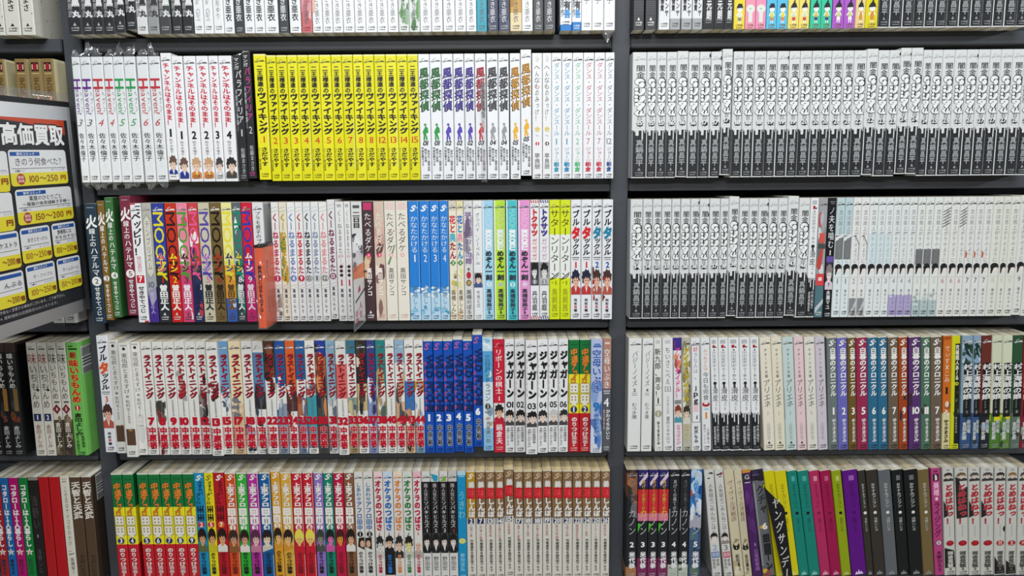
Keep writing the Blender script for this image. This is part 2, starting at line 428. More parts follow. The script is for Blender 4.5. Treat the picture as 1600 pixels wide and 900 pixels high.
def st_chick(b, n, k, *a):
    b.paper('f1f1f2'); b.tiny('こコミ', .02, .07, 'aaaaaa', .5, .5)
    for i, ch in enumerate('へんなものみっけ！'): b.txt(ch, .085+.05*i, .085+.05*(i+1.05), ['333333', '333333', '555555', ['a03040', '555555'][k], '333333'][i % 5], u=.5, w=.66 if i in (0, 2, 3) else .45, sl=.2)
    b.dot(.60, .52, 3.6, 'ead27a'); b.dot(.595, .40, .45, K); b.dot(.595, .66, .45, K); b.num('～', .65, .01, 'bbbbbb', .5, .3)
    b.badge(n, .715, 2.9, ['d01830', '4a3030'][k], 'ffffff', .52); b.txt('早良朋', .79, .92, '4a4a4e', w=.6); b.pub('333333', .97)
def st_dance(b, n, k, c, c2):
    b.paper('f2f3f5'); b.logo('555555'); b.txt('ダンス・ダンス・ダンスール', .075, .655, c, u=.52, w=.62, wt=-.012, sl=.12)
    b.num(n, .70, .048, c, .5, .28 if len(n) < 2 else .55, -.012); b.txt('ジョージ', .745, .87, c2, w=.5, wt=-.01); b.txt('朝倉', .865, .945, c2, w=.56, wt=.035); b.pub('555555', .97)
    if k == 5: b.rect(.0, .9, .0, .06, 'c02038')
BULB = [(('e', .48, .36, .44, .36), ('e', .66, .66, .27, .30)), (('e', .20, .26, .19, .20), ('e', .22, .70, .20, .22), ('p', (.34, .92), (.62, .50), (.74, .08), (.98, .14), (1.0, .50), (.80, .86), (.50, 1.02))),
        (('e', .18, .24, .18, .19), ('e', .20, .66, .20, .20), ('p', (.32, .90), (.60, .46), (.70, .10), (.98, .12), (1.02, .46), (.80, .84), (.50, 1.0))), (('p', (.04, .10), (.30, .02), (.96, .06), (.98, .34), (.74, .66), (.62, .98), (.40, .96), (.24, .62), (.46, .46), (.08, .38)),),
        (('p', (.02, .5), (.30, .02), (.48, .10), (.36, .46), (.50, .9), (.34, 1.0)), ('p', (.42, .9), (.62, .05), (.80, .1), (.76, .5), (.98, .6), (.96, .98), (.74, .9), (.62, 1.0)))]
BULB_MARK = [((.40, .40), (.62, .36), (.48, .58)), None, None, ((.36, .24), (.62, .24), (.52, .36)), None]
def bulb(b, t0, t1):
    W = [.235, .205, .2, .215, .145]; t = t0
    tt = t0
    for sh, q in zip(BULB, W):
        h = (t1-t0)*q*1.08
        for k in sh:
            for grow, dx, c in ((.7, 1.3, '1c1d1e'), (.75, 0, '1c1d1e'), (0, 0, 'f0f2f1')):
                if k[0] == 'e': b.ell(tt+k[2]*h, .14+.80*k[1]+dx/b.w, k[3]*.80*b.w+grow, k[4]*h*b.H+grow, c, 12)
                else:
                    P = [(.14+.80*x, tt+y*h) for x, y in k[1:]]; mx = sum(p[0] for p in P)/len(P); my = sum(p[1] for p in P)/len(P)
                    f = 1+grow/(.33*b.w)
                    b.poly([(mx+(x-mx)*f+dx/b.w, my+(y-my)*f) for x, y in P], c)
        tt += (t1-t0)*q
    tt = t0
    for m_, q in zip(BULB_MARK, W):
        if m_: b.poly([(.14+.80*x, tt+y*(t1-t0)*q) for x, y in m_], '1c1d1e')
        tt += (t1-t0)*q
def st_drip(b, n, k, *a):                       # white above, black with drips below
    wl = .13 if k % 3 else .06
    b.paper('dddfde', 'dcdedc'); b.zone(.615, .992, '2b2d30', 'd8dad8'); b.rect(.61, .993, 0, wl, 'dadcdb')
    b.logo('b9bbba', curl='b4b6b5'); b.txt('闇金', .098, .205, '202224', u=.58, w=.66, wt=.006)
    bulb(b, .205, .50)
    for u in (.42, .5, .62, .7): b.rect(.50, .548, u-.012, u+.012, '55585a')
    b.star(.565, .58, 5.4, '1f2022', 9, .62); b.num(n, .557, .034, 'f2f2f2', .58, .5, .03); b.dot(.592, .47, 1.3, 'e8eae9'); b.dot(.592, .69, 1.3, 'e8eae9'); b.dot(.604, .58, 1.2, 'e8eae9')
    b.rect(.600, .618, wl, 1, 'dddfde')                              # drips
    for u, hw, d in ((.38, .115, .655), (.755, .05, .688), (.95, .05, .632), (.20, .04, .625)):
        b.rect(.61, d, u-hw, u+hw, 'dddfde'); b.ell(d, u, hw*b.w, .9, 'dddfde', 8)
    b.txt('真鍋昌平', .69, .905, 'a2a5a7', u=.57, w=.58, wt=.022); b.pub('9a9c9e', .958, k % 4 != 1, .56)
    if k in (6, 7, 13, 28, 29): b.blob(.03+.02*(k % 2), .93, 1.6, 2.6, '222222'); b.blob(.13, .96, 1.4, 4, '2c2c2c')
    if k == 24: b.art(.35, .8, ['2a4a8a', '8a2030', 'd8d8c0'], 6, 0, .1, .25)
def st_line(b, n, k, bg, ):                     # four volumes with a white brush title
    b.paper(bg); b.rect(.03, .034, .2, .8, 'b8c0c4'); b.zone(0, .06, bg)
    b.txt('火', .09, .205, 'f2f2f0', w=1.0, wt=.03, sl=.15); b.txt('線上の', .20, .36, 'f2f2f0', w=.56, wt=.01); b.txt('ハテルマ', .36, .60, 'f2f2f0', u=.55, w=.66, wt=.01)
    b.dot(.645, .55, .42*b.w, 'f0f0ee'); b.num(n, .645, .042, bg, .55, .36, .01)
    b.txt('せきやてつじ', .69, .935, 'f0f0ee', u=.55, w=.52, wt=.02); b.pub('d8dcdc', .96)
def st_brush(b, n, k, *a):
    b.paper('eeeef0'); b.rect(0, .012, 0, .5, RED); b.logo('444444'); b.rect(.02, .03, .5, .95, '2a3a6a')
    b.txt('べッピリ！', .07, .43, '151515', u=.5, w=.9, wt=.03, sl=.35); b.latin('SECONDO', .44, .57, 'd06a80', .5, .35, 0)
    b.rect(.60, .665, .15, .85, 'd01c34'); b.num(n, .632, .045, 'ffffff', .5, .3, .03); b.txt('せきやてつじ', .69, .92, '1c1c1c', w=.6, wt=.02); b.pub('333333'); b.rect(.985, 1, .6, 1, RED)
def st_prism(b, n, k, *a):
    b.paper('b9b8ae'); b.zone(.70, 1, '48308c'); b.logo('888888'); b.rect(.60, .76, 0, 1, 'a8a9b4')
    b.poly([(.1, .14), (.5, .09), (.9, .14), (.9, .58), (.5, .63), (.1, .58)], '8d8c82'); b.poly([(.15, .145), (.5, .10), (.85, .145), (.85, .575), (.5, .62), (.15, .575)], 'd6d4c8')
    b.txt('テンプリズム', .14, .56, '6a6a68', w=.5); b.num(n, .68, .05, '44464e', .5, .6, .0); b.poly([(.0, .74), (1, .70), (1, .80), (.4, .86)], '9a96b0'); b.txt('曽田正人', .74, .93, 'c8c0e0', w=.5)
MOON = {'1': ('2c3f9c', '2c3038', 'e8dc28', 'd02028', 'f2f2f2', 'd02028'), '2': ('c8321c', 'd02420', '2a1418', 'f0d820', 'f4f0e8', 'f0d820'), '3': ('ee8aa4', 'd8487c', '50a038', '202020', 'fbeaf0', '802848'),
        '4': ('d04048', '2a3460', 'ee5a90', '2a6a3c', '20284c', '404040'), '5': ('cfc8ac', 'd2ccb4', '5848a8', 'b060c0', '26282c', 'e08ab0'), '6': ('756035', '77623a', '18140c', 'c8281c', '2c2418', 'b02818'),
        '7': ('f2eca0', 'e0a038', 'ece03c', '2a2c70', '604828', '4a4030'), '8': ('5e6a70', '3a4448', '129070', 'f0dc30', 'e8f0ec', 'f0f0f0'), '9': ('d81c3c', 'd02878', '2c3cb0', 'f4f4f4', 'fae8f0', 'f4f4f4')}
def st_moon(b, n, k, *a):
    t, lo, mc, ic, ac, nc = MOON[n]; b.paper(t); b.zone(.52, 1, lo)
    if n in '348': b.art(.02, .5, ['f2f0ee', t, lo], 5); b.art(.6, .98, [lo, 'e8e6ea', t], 4)
    if n == '7': b.zone(.80, 1, '3c62b4'); b.art(.78, .9, ['c8d4e8', '3c62b4'], 4)
    if n == '8': b.art(.5, .95, ['129070', '2c3438', 'd8dcdc'], 6)
    b.logo('e6e6e6' if n in '12468' else '777777', curl='d0d0d0')
    b.latin('MOON', .075, .60, mc, u=.5, w=.80, wt=.012)
    b.poly([(.1, .55), (.35, .55), (.95, .63), (.9, .65)], mc)
    b.otxt('ムーン', .415, .575, ic, t if n not in '15' else 'f0f0f0', .05, u=.52, w=.72, wt=.05)
    b.num(n, .64, .05, nc, .55, .36, .01); b.otxt('曽田正人', .68, .90, ac, lo, .03, u=.55, w=.72, wt=.045); b.pub('d8d8d8' if n in '1248' else '5a4a30', .958, True)
def st_plamo(b, n, k, *a):
    b.paper('e6e7e8'); b.logo('666666'); b.txt('プラモ男子の', .075, .30, '2c2c2e', w=.5, wt=.01); b.txt('プリ', .3, .4, '2c2c2e', w=.5, wt=.01)
KU = {'1': ('c02c5c', 'ecebe6'), '2': ('c8a030', 'e9e2cc'), '4': ('6a8ac4', 'eef0ee'), '9': ('c41c44', 'ecece8'), '10': ('26283c', 'e6e8e8'), '11': ('8292b4', 'e8eae8'), '12': ('e0929a', 'ecebe8'), '13': ('7a2450', 'e4e4e4')}
def st_nap(b, n, k, *a):
    c, bg = KU[n]; b.paper(bg, 'e8e8e4')
    if n == '2': b.art(.28, .7, ['4a7a34', 'b89a3c', '6a8a3c'], 9)
    if n == '1': b.art(.7, .97, ['b09c90', 'c8b8ac', '8a746c'], 6)
    for i in range(2): b.poly([(.1, .05+.03*i), (.9, .035+.03*i), (.9, .038+.03*i), (.1, .053+.03*i)], 'b4b4b4'); b.poly([(.1, .70+.025*i), (.9, .685+.025*i), (.9, .688+.025*i), (.1, .703+.025*i)], 'b4b4b4')
    b.txt('くーねるまるた', .09, .60, c, w=.80, wt=.03, sl=.1)
    b.dot(.635, .5, 5, c) if n not in ('10', '12') else b.dot(.635, .5, 5, K)
    if n in ('10', '11', '12'): b.dot(.635, .5, 4.2, 'eeeeec')
    b.num(n, .635, .034, 'f4f0ec' if n in ('1', '4', '9', '13') else '3a3a3a', .5, .3 if len(n) < 2 else .46, .02); b.txt('高尾じんぐ', .72, .935, '55555a', w=.38, wt=.02, res=1, gap=.8); b.pub('444444', .965)
def st_nap2(b, n, k, *a):
    b.paper('e8e8e6'); b.rect(.02, .045, .25, .75, 'b0b0b0'); b.txt('くーねるまるた', .07, .43, '3c3c3e', w=.5, wt=.0, sl=.2); b.txt('ぬーぶ', .43, .55, 'd08090', w=.7, sl=.3)
    for i in range(3): b.dot(.54+.036*i, .5, 2.6, '4c2428')
    b.num(n, .675, .05, 'c83050', .5, .25, .03); b.txt('高尾じんぐ', .72, .935, '55555a', w=.38, wt=.02, res=1, gap=.8); b.pub('555555', .965)
def st_feb(b, n, k, *a):
    b.paper('dddedc'); b.rect(.03, .055, .2, .8, '555555'); b.txt('二日目', .08, .22, '1a1a1a', w=.7, wt=.04); b.art(.2, .45, ['3a3a3c', '888a8c', 'e0e0e0'], 7); b.txt('炎火', .30, .42, 'eeeeee', w=.75, wt=.03, sl=.3); b.art(.45, .9, ['caa58a', 'd8d4d0', '7a5a50'], 6)
def st_take(b, n, k, *a):
    bg = ['4a3438', 'd8c4b2', 'e9e4d6', 'ece6d8'][k]; b.paper(bg)
    if k == 0: b.art(.4, .65, ['d8b890', 'c49a78', 'e0c8a8'], 6); b.rect(.01, .07, .1, .9, 'c8386c')
    if k == 1: b.art(.05, .5, ['e0b8a4', '6a4840', 'caa090'], 7); b.art(.55, .98, ['6a4a44', 'e8dccc', '8a6860'], 6)
    if k > 1: b.rect(.01, .07, .15, .9, 'ead0c8')
    if k == 2: b.poly([(.85, .36), (.95, .36), (.35, .53), (.2, .52)], '6a9060'); b.dot(.245, .82, 1, 'b03038')
    tc = 'f4f0ec' if k < 2 else '4a4644'
    b.txt('たべるダケ', .09, .42, tc, w=.68, wt=.0, sl=.1); b.dot(.445, .5, 3.2, 'ea4a7a' if k < 2 else 'eab0b0'); b.num('1' if k == 0 else str(k+1), .445, .018, 'ffffff', .5, .12)
    b.txt('高田サンコ', .55, .79, 'f6f2ee' if k < 2 else '3e3a38', w=.5, wt=.03 if k < 2 else .0); b.pub('f4f4f4' if k == 0 else 'd8b0a8', .955, k == 0)
def st_blue(b, n, k, *a):
    b.paper('2682d8'); b.zone(.72, .77, '4a9ce0'); b.zone(.77, 1, 'bcdcee'); b.rect(0, .77, .93, 1, 'b8d4ec'); b.sund('ffffff')
    b.art(.72, .80, ['e6f2f8', 'ffffff', 'd0e6f2'], 7); b.art(.88, .95, ['4aa0cc', '88c4e0'], 4)
    b.txt('かなたかける', .12, .43, 'e6f0fa', u=.52, w=.72, wt=-.01); b.num(n, .475, .06, 'eaf2fb', .55, .32 if n != '1' else .22, -.01); b.txt('高橋しん', .70, .92, '5a86a8', w=.5, res=1, wt=-.01); b.pub('4a7090', .965)
def st_flower(b, n, k, *a):
    b.paper('efe8d2'); b.rect(0, .08, 0, 1, ['d8d0c0', 'e8e0a8'][k]); b.logo('666666')
    for i, (ch, c) in enumerate(zip('花と奥たん', ['d03040', 'c83048', '58b4c8', 'a02040', 'b03060'] if k == 0 else ['2a6ac0', '3088c0', 'e8a0b0', '3a70c0', '2890c8'])): b.txt(ch, .12+.073*i, .12+.073*(i+1), c, w=.85, wt=.04)
    b.ell(.515, .5, 4.6, 4.6, '3a8a3c', 4); b.num(n, .515, .024, 'ffffff', .5, .2, .02)
    b.art(.56, .74, ['d8c060', 'a8b878', 'e0d8a0', '8a7040'] if k == 0 else ['ece8b0', 'dce0a0', 'f0ecd0'], 7); b.txt('高橋しん', .74, .93, '4a2420', w=.62, wt=.0); b.art(.93, .99, ['b09070', 'd8c8b0'], 4); b.pub('806040', .965)
def st_mad(b, n, k, *a):
    b.paper('dcdcda'); b.logo('666666'); b.art(.1, .52, ['b8a8c4', '9a94a0', 'e4e0e4', '706878'], 10); b.txt('夢か∞狂おしの舞', .09, .53, '7a5a92', w=.8, wt=.01); b.rect(.56, .58, .4, .6, '55555a')
    b.ell(.62, .5, 3.6, 5.5, 'c02838', 8); b.ell(.685, .5, 4, 5, '3c2a20', 8); b.num(n, .685, .034, 'e8b860', .5, .35, .02); b.txt('高橋のぼる', .74, .95, '707274', w=.6, wt=.01); b.pub('222222', .965)
def st_bye(b, n, k, *a):
    b.paper('eceded'); b.logo('777777'); b.txt('グッバイ、ノーベル！', .10, .50, '3a3a3c', w=.45, wt=.0, sl=.1); b.rect(.515, .518, .3, .7, K); b.rect(.525, .528, .3, .7, K)
    b.rect(.60, .725, .1, .92, '9a8a84'); b.figure(.60, .725, '22222a', 'ecd2c4', '4a5a88', .5, .95); b.txt('竹充ヒロ', .75, .895, '4a4a4c', w=.36); b.pub('999999', .965)
IK = {'9': 'a4d8f0', '10': 'c2ea34', '11': '44c4cc', '12': 'ee98d4'}
def st_ikk(b, n, k, *a):
    c = IK[n]; b.paper(c); b.zone(0, .07, c); b.rect(.0, 1, 0, .14, 'f0f2f2'); b.rect(0, 1, .94, 1, 'f0f2f2'); b.logo('4a6a6a')
    b.latin('MAISON', .07, .24, {'9': 'b8def0', '10': 'cfe880', '11': '80d4da', '12': 'f0b4dc'}[n], .56, .52, .05); b.latin('IKKOKU', .245, .41, 'f4f8f8', .56, .52, .06)
    b.txt('めぞん一刻', .415, .665, '2c3440', u=.56, w=.62, wt=.05); b.dot(.70, .56, 4, 'e8f0f0'); b.num(n, .70, .03, c if n != '10' else '90b020', .56, .2 if len(n) < 2 else .32, .02); b.txt('高橋留美子', .735, .93, '34404c', u=.56, w=.5, wt=.02); b.pub('3c4c50', .965, True, .56)
def st_tok(b, n, k, c):
    b.paper('eeeeef')
    for q in range(4):
        for tt in (.002, .975): b.poly([(.05+.24*q, tt), (.17+.24*q, tt), (.27+.24*q, tt+.022), (.15+.24*q, tt+.022)], c)
    b.logo('666666'); b.txt('トクサツ', .07, .30, c, w=.72, wt=.08); b.txt('ガガガ', .31, .50, ['d8585c', 'c890b8'][k], w=.62, wt=-.015)
    b.rect(.515, .71, .06, .96, ['3c3c3e', '8a8a8c'][k]); b.figure(.515, .70, '1c1c1e', 'e6e4e2', 'bcbcbe' if k else '4a4a4c', .5, .95); b.dot(.68, .5, 4, '909294'); b.num(n, .68, .03, 'f6f6f6', .5, .16, .02); b.txt('丹羽庭', .755, .925, '2a2a2c', w=.6, wt=.01)
    b.pub('444444', .95)
def st_sat(b, n, k, *a):
    b.paper('dbe81c'); b.zone(.285, .65, 'eef0ea'); b.logo('6a7010'); b.txt('サターンリターン', .075, .67, '2a2c14', u=.5, w=.92, wt=-.025); b.poly([(.05, .66), (.9, .60), (.92, .61), (.05, .67)], '2a2c14')
    b.num('1', .69, .035, '4a5008', .62, .12, -.01); b.rect(.685, .69, .2, .4, '7a8010'); b.txt('鳥飼茜', .735, .935, '8a8c14', w=.56, wt=-.01); b.pub('808410', .955)
def st_bull(b, n, k, *a):
    c = {'1': 'd8222c', '2': '1c84a4', '3': 'e06030'}[n]; b.paper('ecedf0'); b.logo('555555'); b.txt('ブル', .085, .215, '1c1c1e', w=.72, wt=.04, sl=.15); b.ell(.27, .5, .44*b.w, 9.5, 'c8ccd0', 16); b.ell(.27, .5, .41*b.w, 8.7, 'f4f4f6', 16)
    b.txt('タ', .22, .325, c, w=.92, wt=.07, sl=.15); b.txt('ックル', .315, .46, '1c1c1e', w=.72, wt=.04, sl=.15); b.latin('', .4, .4, K); b.rect(.475, .482, .15, .85, '666666'); b.rect(.492, .498, .2, .8, '888888')
    b.num(n, .54, .048, '1c5aa8' if n == '2' else c, .52, .3 if n == '2' else .2, .03)
    b.figure(.575, .79, '24283c' if n == '1' else '4a302c', 'e8b49c', 'c03838' if n == '1' else 'b85848', .5, 1.0, 'f0e0d8')
    for i, ch in enumerate('飛松良輔'): b.txt(ch, .825+.029*i, .850+.029*i, 'c02838' if i == 2 else '28282a', w=.3, wt=.03, res=1)
    b.pub('333333', .96)
    if n == '2': b.art(.58, .95, ['a03030', '5a2a24', 'e0c0b0'], 4, 0, .25, .5)
def st_suit(b, n, k, *a):                       # black-dripped lower spine, noodle bar series
    b.paper('ebecec', 'e6e6e6'); b.zone(.655, .99, '232427', 'e4e4e4')
    b.rect(.02, .055, .2, .75, 'b8babc'); b.rect(.065, .092, .3, .58, 'a82430'); b.dot(.085, .68, 1.3, '333333'); b.rect(.105, .115, .42, .58, '333333')
    b.rect(.12, .255, .28, .68, '9a9c9e'); b.rect(.122, .253, .32, .64, 'ebecec'); b.txt('ツカみぜん', .122, .253, '4a4c4e', u=.48, w=.26, wt=.02, res=1)
    b.txt('らーめん', .26, .375, '3c3c3e', w=.4); b.dot(.40, .5, 2.6, '1e1e20'); b.rect(.405, .44, .4, .6, '4a4a4c'); b.txt('滑皮', .435, .56, '3a3a3c', u=.5, w=.7, wt=-.01); b.txt('さん', .56, .6, '555555', u=.6, w=.34)
    b.num(n, .625, .028, '6a6a6c', .55, .16, 0); b.rect(.64, .665, 0, 1, 'ebecec')
    for u, d in ((.22, .70), (.42, .74), (.60, .675), (.78, .765), (.93, .68)): b.rect(.655, d, u-.05, u+.05, 'ebecec'); b.ell(d, u, .05*b.w, .8, 'ebecec', 8)
    b.txt('原案真鍋昌平', .78, .955, 'b4b6b8', u=.32, w=.3, wt=.03, res=1); b.txt('作画山崎童々', .775, .93, 'b4b6b8', u=.70, w=.3, wt=.03, res=1)
    b.pub('707274', .97)
def st_street(b, n, k, *a):
    b.paper('a2a4a6'); b.logo('555558'); b.art(.08, .6, ['d8dadc', '888a8e', 'c44a40', '6c7074', 'b8bcc0'], 14); b.rect(.29, .37, .2, .8, 'd85a4c'); b.rect(.38, .42, .1, .9, '46504c'); b.rect(.63, .73, .0, 1, 'd8484a'); b.rect(.66, .69, .3, .7, 'f0d8d4'); b.zone(.73, 1, '54777e'); b.poly([(0, .92), (1, .84), (1, .88), (0, .97)], 'c0c8cc'); b.pub('e4e8e8', .96)
def st_bite(b, n, k, *a):
    b.paper('19191b'); b.rect(.03, .034, .2, .85, 'a0a0a0'); b.rect(.045, .049, .3, .75, 'a0a0a0'); b.txt('ノ', .07, .14, 'd0d0d2', w=.7); b.txt('夫を噛む', .14, .42, 'e6e6e8', w=.72, wt=.0); b.num('1', .455, .04, 'dcdcde', .5, .12); b.rect(.485, .535, .1, .9, '6a54a4')
    b.rect(.535, .765, .0, 1, '34303a'); b.figure(.545, .765, '8a7e80', 'ead8d2', 'd8ccd4', .5, .95, '5a4a8a'); b.txt('水瀬マユ', .77, .935, 'e2e2e4', w=.5, wt=.02); b.pub('d8d8da', .97)
RAIN = {'1': 'dfe9e8', '2': 'e7e7e4', '3': 'e3e8e6', '4': 'e2e6e4', '5': 'e4e7e2', '6': 'e4e4df', '7': 'e2e3df', '8': 'dfe1d6', '9': 'e0e0da'}
def st_rain(b, n, k, *a):
    b.paper(RAIN[n]); b.logo('5a5a5a'); b.tiny('・', .07, .1, '8a8a8a', .5, .4)
    if n == '1': b.zone(0, .3, 'c0d4d6'); b.rect(.31, .51, 0, 1, '77797a'); b.poly([(0, .33), (1, .29), (1, .32), (0, .36)], 'e8e8e8')
    if n == '2': b.poly([(.1, .32), (.5, .31), (.95, .38), (.9, .52), (.86, .52), (.9, .39), (.5, .325)], '6a6a6a'); b.rect(.84, .99, 0, .9, '8c8e90'); b.poly([(0, .99), (.9, .86), (.9, .9), (.3, .99)], 'c8caca')
    if n == '3': b.rect(.3, .55, 0, 1, 'd4e2e4')
    if n == '4': b.zone(.815, .99, 'b0a6cc'); b.art(.80, .83, ['e8e6f0'], 3)
    if n == '5': b.rect(.43, .56, 0, .95, '717274'); b.zone(.86, 1, 'b4c4c4'); b.art(.8, .9, ['cfdad8', 'a4b4b0'], 5)
    if n == '6' and k % 3 < 2:
        for i in range(6): b.poly([(.05, .12+.025*i), (.95, .085+.025*i), (.95, .092+.025*i), (.05, .127+.025*i)], '3c3c3e')
    if n == '7': b.poly([(.0, .50), (.0, .44), (.3, .47), (.2, .51)], 'c4624a')
    b.txt('恋は雨上がりのように', .10, .545, '8d9092', u=.55, w=.5, wt=.0, res=1, gap=.95); b.rect(.29, .293, .5, .9, '6a6a6a') if n in '34' else None
    b.rect(.66, .665, .1, .9, 'd4d0cc')
    b.ell(.58, .55, .42*b.w, 5.6, '232326', 12); b.ell(.60, .58, .30*b.w, 4.4, 'efe2da', 10); b.poly([(.2, .60), (.28, .57), (.9, .57), (.92, .585), (.5, .592), (.3, .64), (.2, .64)], '232326')
    b.num(n, .695, .042, {'6': 'c48a8a', '7': '5a5a5c', '9': '6a6c6e', '1': '7e8082', '5': 'd2d4c0', '8': 'd6d8b8'}.get(n, '9a9ca6'), .52, .32, -.015)
    b.txt('眉月じゅん', .76, .93, '8a8c8e', u=.55, w=.3, wt=.01, res=1, gap=.8); b.pub('3a3a3c', .955)
# --- fourth shelf
def st_taste(b, n, k, *a):
    bg = [('1c1a1c', '4a2c1c'), ('17161a', '3a2820'), ('232426', '3c4246')][k]; b.paper(bg[0]); b.art(.35, .7, [bg[1], '6a4020', bg[0], '2c3436'], 8); b.zone(0, .08, '3a2c28'); b.rect(.40, .6, .5, .9, ['a86a24', 'a07030', '8a6a3c'][k])
    b.txt('味いちもんめ', .09, .40, 'dcd8cc', u=.5, w=.62, wt=.02, sl=.1); b.num(n, .67, .05, '8a4030', .5, .4); b.txt('倉田よしみ', .73, .93, 'b4b4b4', w=.6, wt=.02); b.pub('9a9a9a', .96)
def st_taste2(b, n, k, *a):
    b.paper(['d8d4c6', 'dad6ca', 'd6d2c4', 'd2cec2'][k]); b.rect(.035, .04, .2, .6, '555555'); b.rect(.052, .062, .2, .85, '444444'); c = ['9a3a34', '9a3a34', '3a3634', '3a3634'][k]
    b.txt('味', .09, .19, c, w=.9, wt=.0); b.txt('いちもんめ', .19, .58 if k < 2 else .50, '3c3836', w=.74, wt=-.01, sl=.1)
    if k < 2: b.tiny('ああああ', .23, .4, '777777', .85, .2); b.dot(.415, .8, 2.2, '2a2a2a'); b.rect(.625, .69, .15, .85, '26305c'); b.num(n, .657, .04, 'f0f0f0', .5, .22); b.txt('倉田よしみ', .72, .93, '8a4a44', w=.5, wt=.0)
    else: b.rect(.515, .53, .3, .85, '555555'); b.poly([(.5, .54), (.95, .585), (.5, .63), (.05, .585)], '7a2a30'); b.num(n, .585, .03, 'e8dcd0', .5, .2); b.zone(.68, 1, '4c4436'); b.art(.66, .98, ['6a5a44', '3a342c', '8a7a60'], 7); b.txt('倉田よしみ', .70, .93, 'd8d0c0', w=.6, wt=.02)
    b.pub('444444', .96)
def st_green(b, n, k, *a):
    b.paper('6fb858', '84d468'); b.rect(.03, .04, .2, .55, '1c2a1a'); b.rect(.052, .065, .2, .85, '1c2a1a'); b.rect(.085, .14, .22, .75, 'c87838'); b.txt('新', .085, .14, '6a2418', w=.5, wt=.02)
    b.otxt('味いちもんめ', .15, .53, 'b83028', 'e8c050', .05, w=.72, wt=.05); b.dot(.575, .5, 4.4, 'b02828'); b.num(n, .575, .035, 'f4f0e0', .5, .14, .02); b.txt('倉田よしみ', .62, .82, '24341c', w=.6, wt=.03); b.tiny('原作あべ善太福田幸江', .80, .965, '24341c', .3, .25); b.tiny('監修服部', .82, .93, '24341c', .72, .25); b.pub('24341c', .975)
def st_turn(b, n, k, *a):
    b.paper('e4e2dc'); b.dot(.05, .5, 2.4, '2a2826'); b.rect(.015, .028, .2, .8, 'aaaaaa'); b.txt('東伍郎とまろすけ', .085, .44, '3c3a38', w=.55, wt=.0); b.dot(.465, .5, 2, '222222'); b.num(n, .465, .014, 'eeeeee', .5, .12); b.txt('松村モー', .49, .63, '4c4a48', w=.4); b.tiny('あああ', .63, .70, '9a9894', .5, .3)
    if k < 2: b.rect(.75, .895, .15, .95, '5a4232'); b.art(.745, .77, ['c8a060', 'b08848'], 4, .2, .9, .6)
    else: b.ell(.80, .55, .34*b.w, 17, 'd2d0cc', 14); b.ell(.70, .55, .26*b.w, 8, 'd8d6d2', 12); b.dot(.70, .42, .5, '3a3a3a'); b.dot(.70, .68, .5, '3a3a3a'); b.rect(.735, .739, .3, .8, '55504c'); b.poly([(.3, .67), (.36, .63), (.44, .67)], 'c4c2be'); b.poly([(.66, .67), (.74, .63), (.8, .67)], 'c4c2be')
    b.pub('333333', .955)
LI = {'7': 'W', '8': 'Wd', '9': 'W', '10': 'Wr', '11': 'W', '12': 'Wk', '13': 'Wb', '15': 'B', '17': 'Y', '18': 'Wp', '19': 'Bk', '22': 'Dk', '23': 'N', '24': 'O', '25': 'N2', '26': 'T', '30': 'NB', '31': 'L', '32': 'R', '33': 'TG', '36': 'D', '37': 'P', '38': 'TE', '40': 'W', '41': 'LS', '43': 'WB', '44': 'WO'}
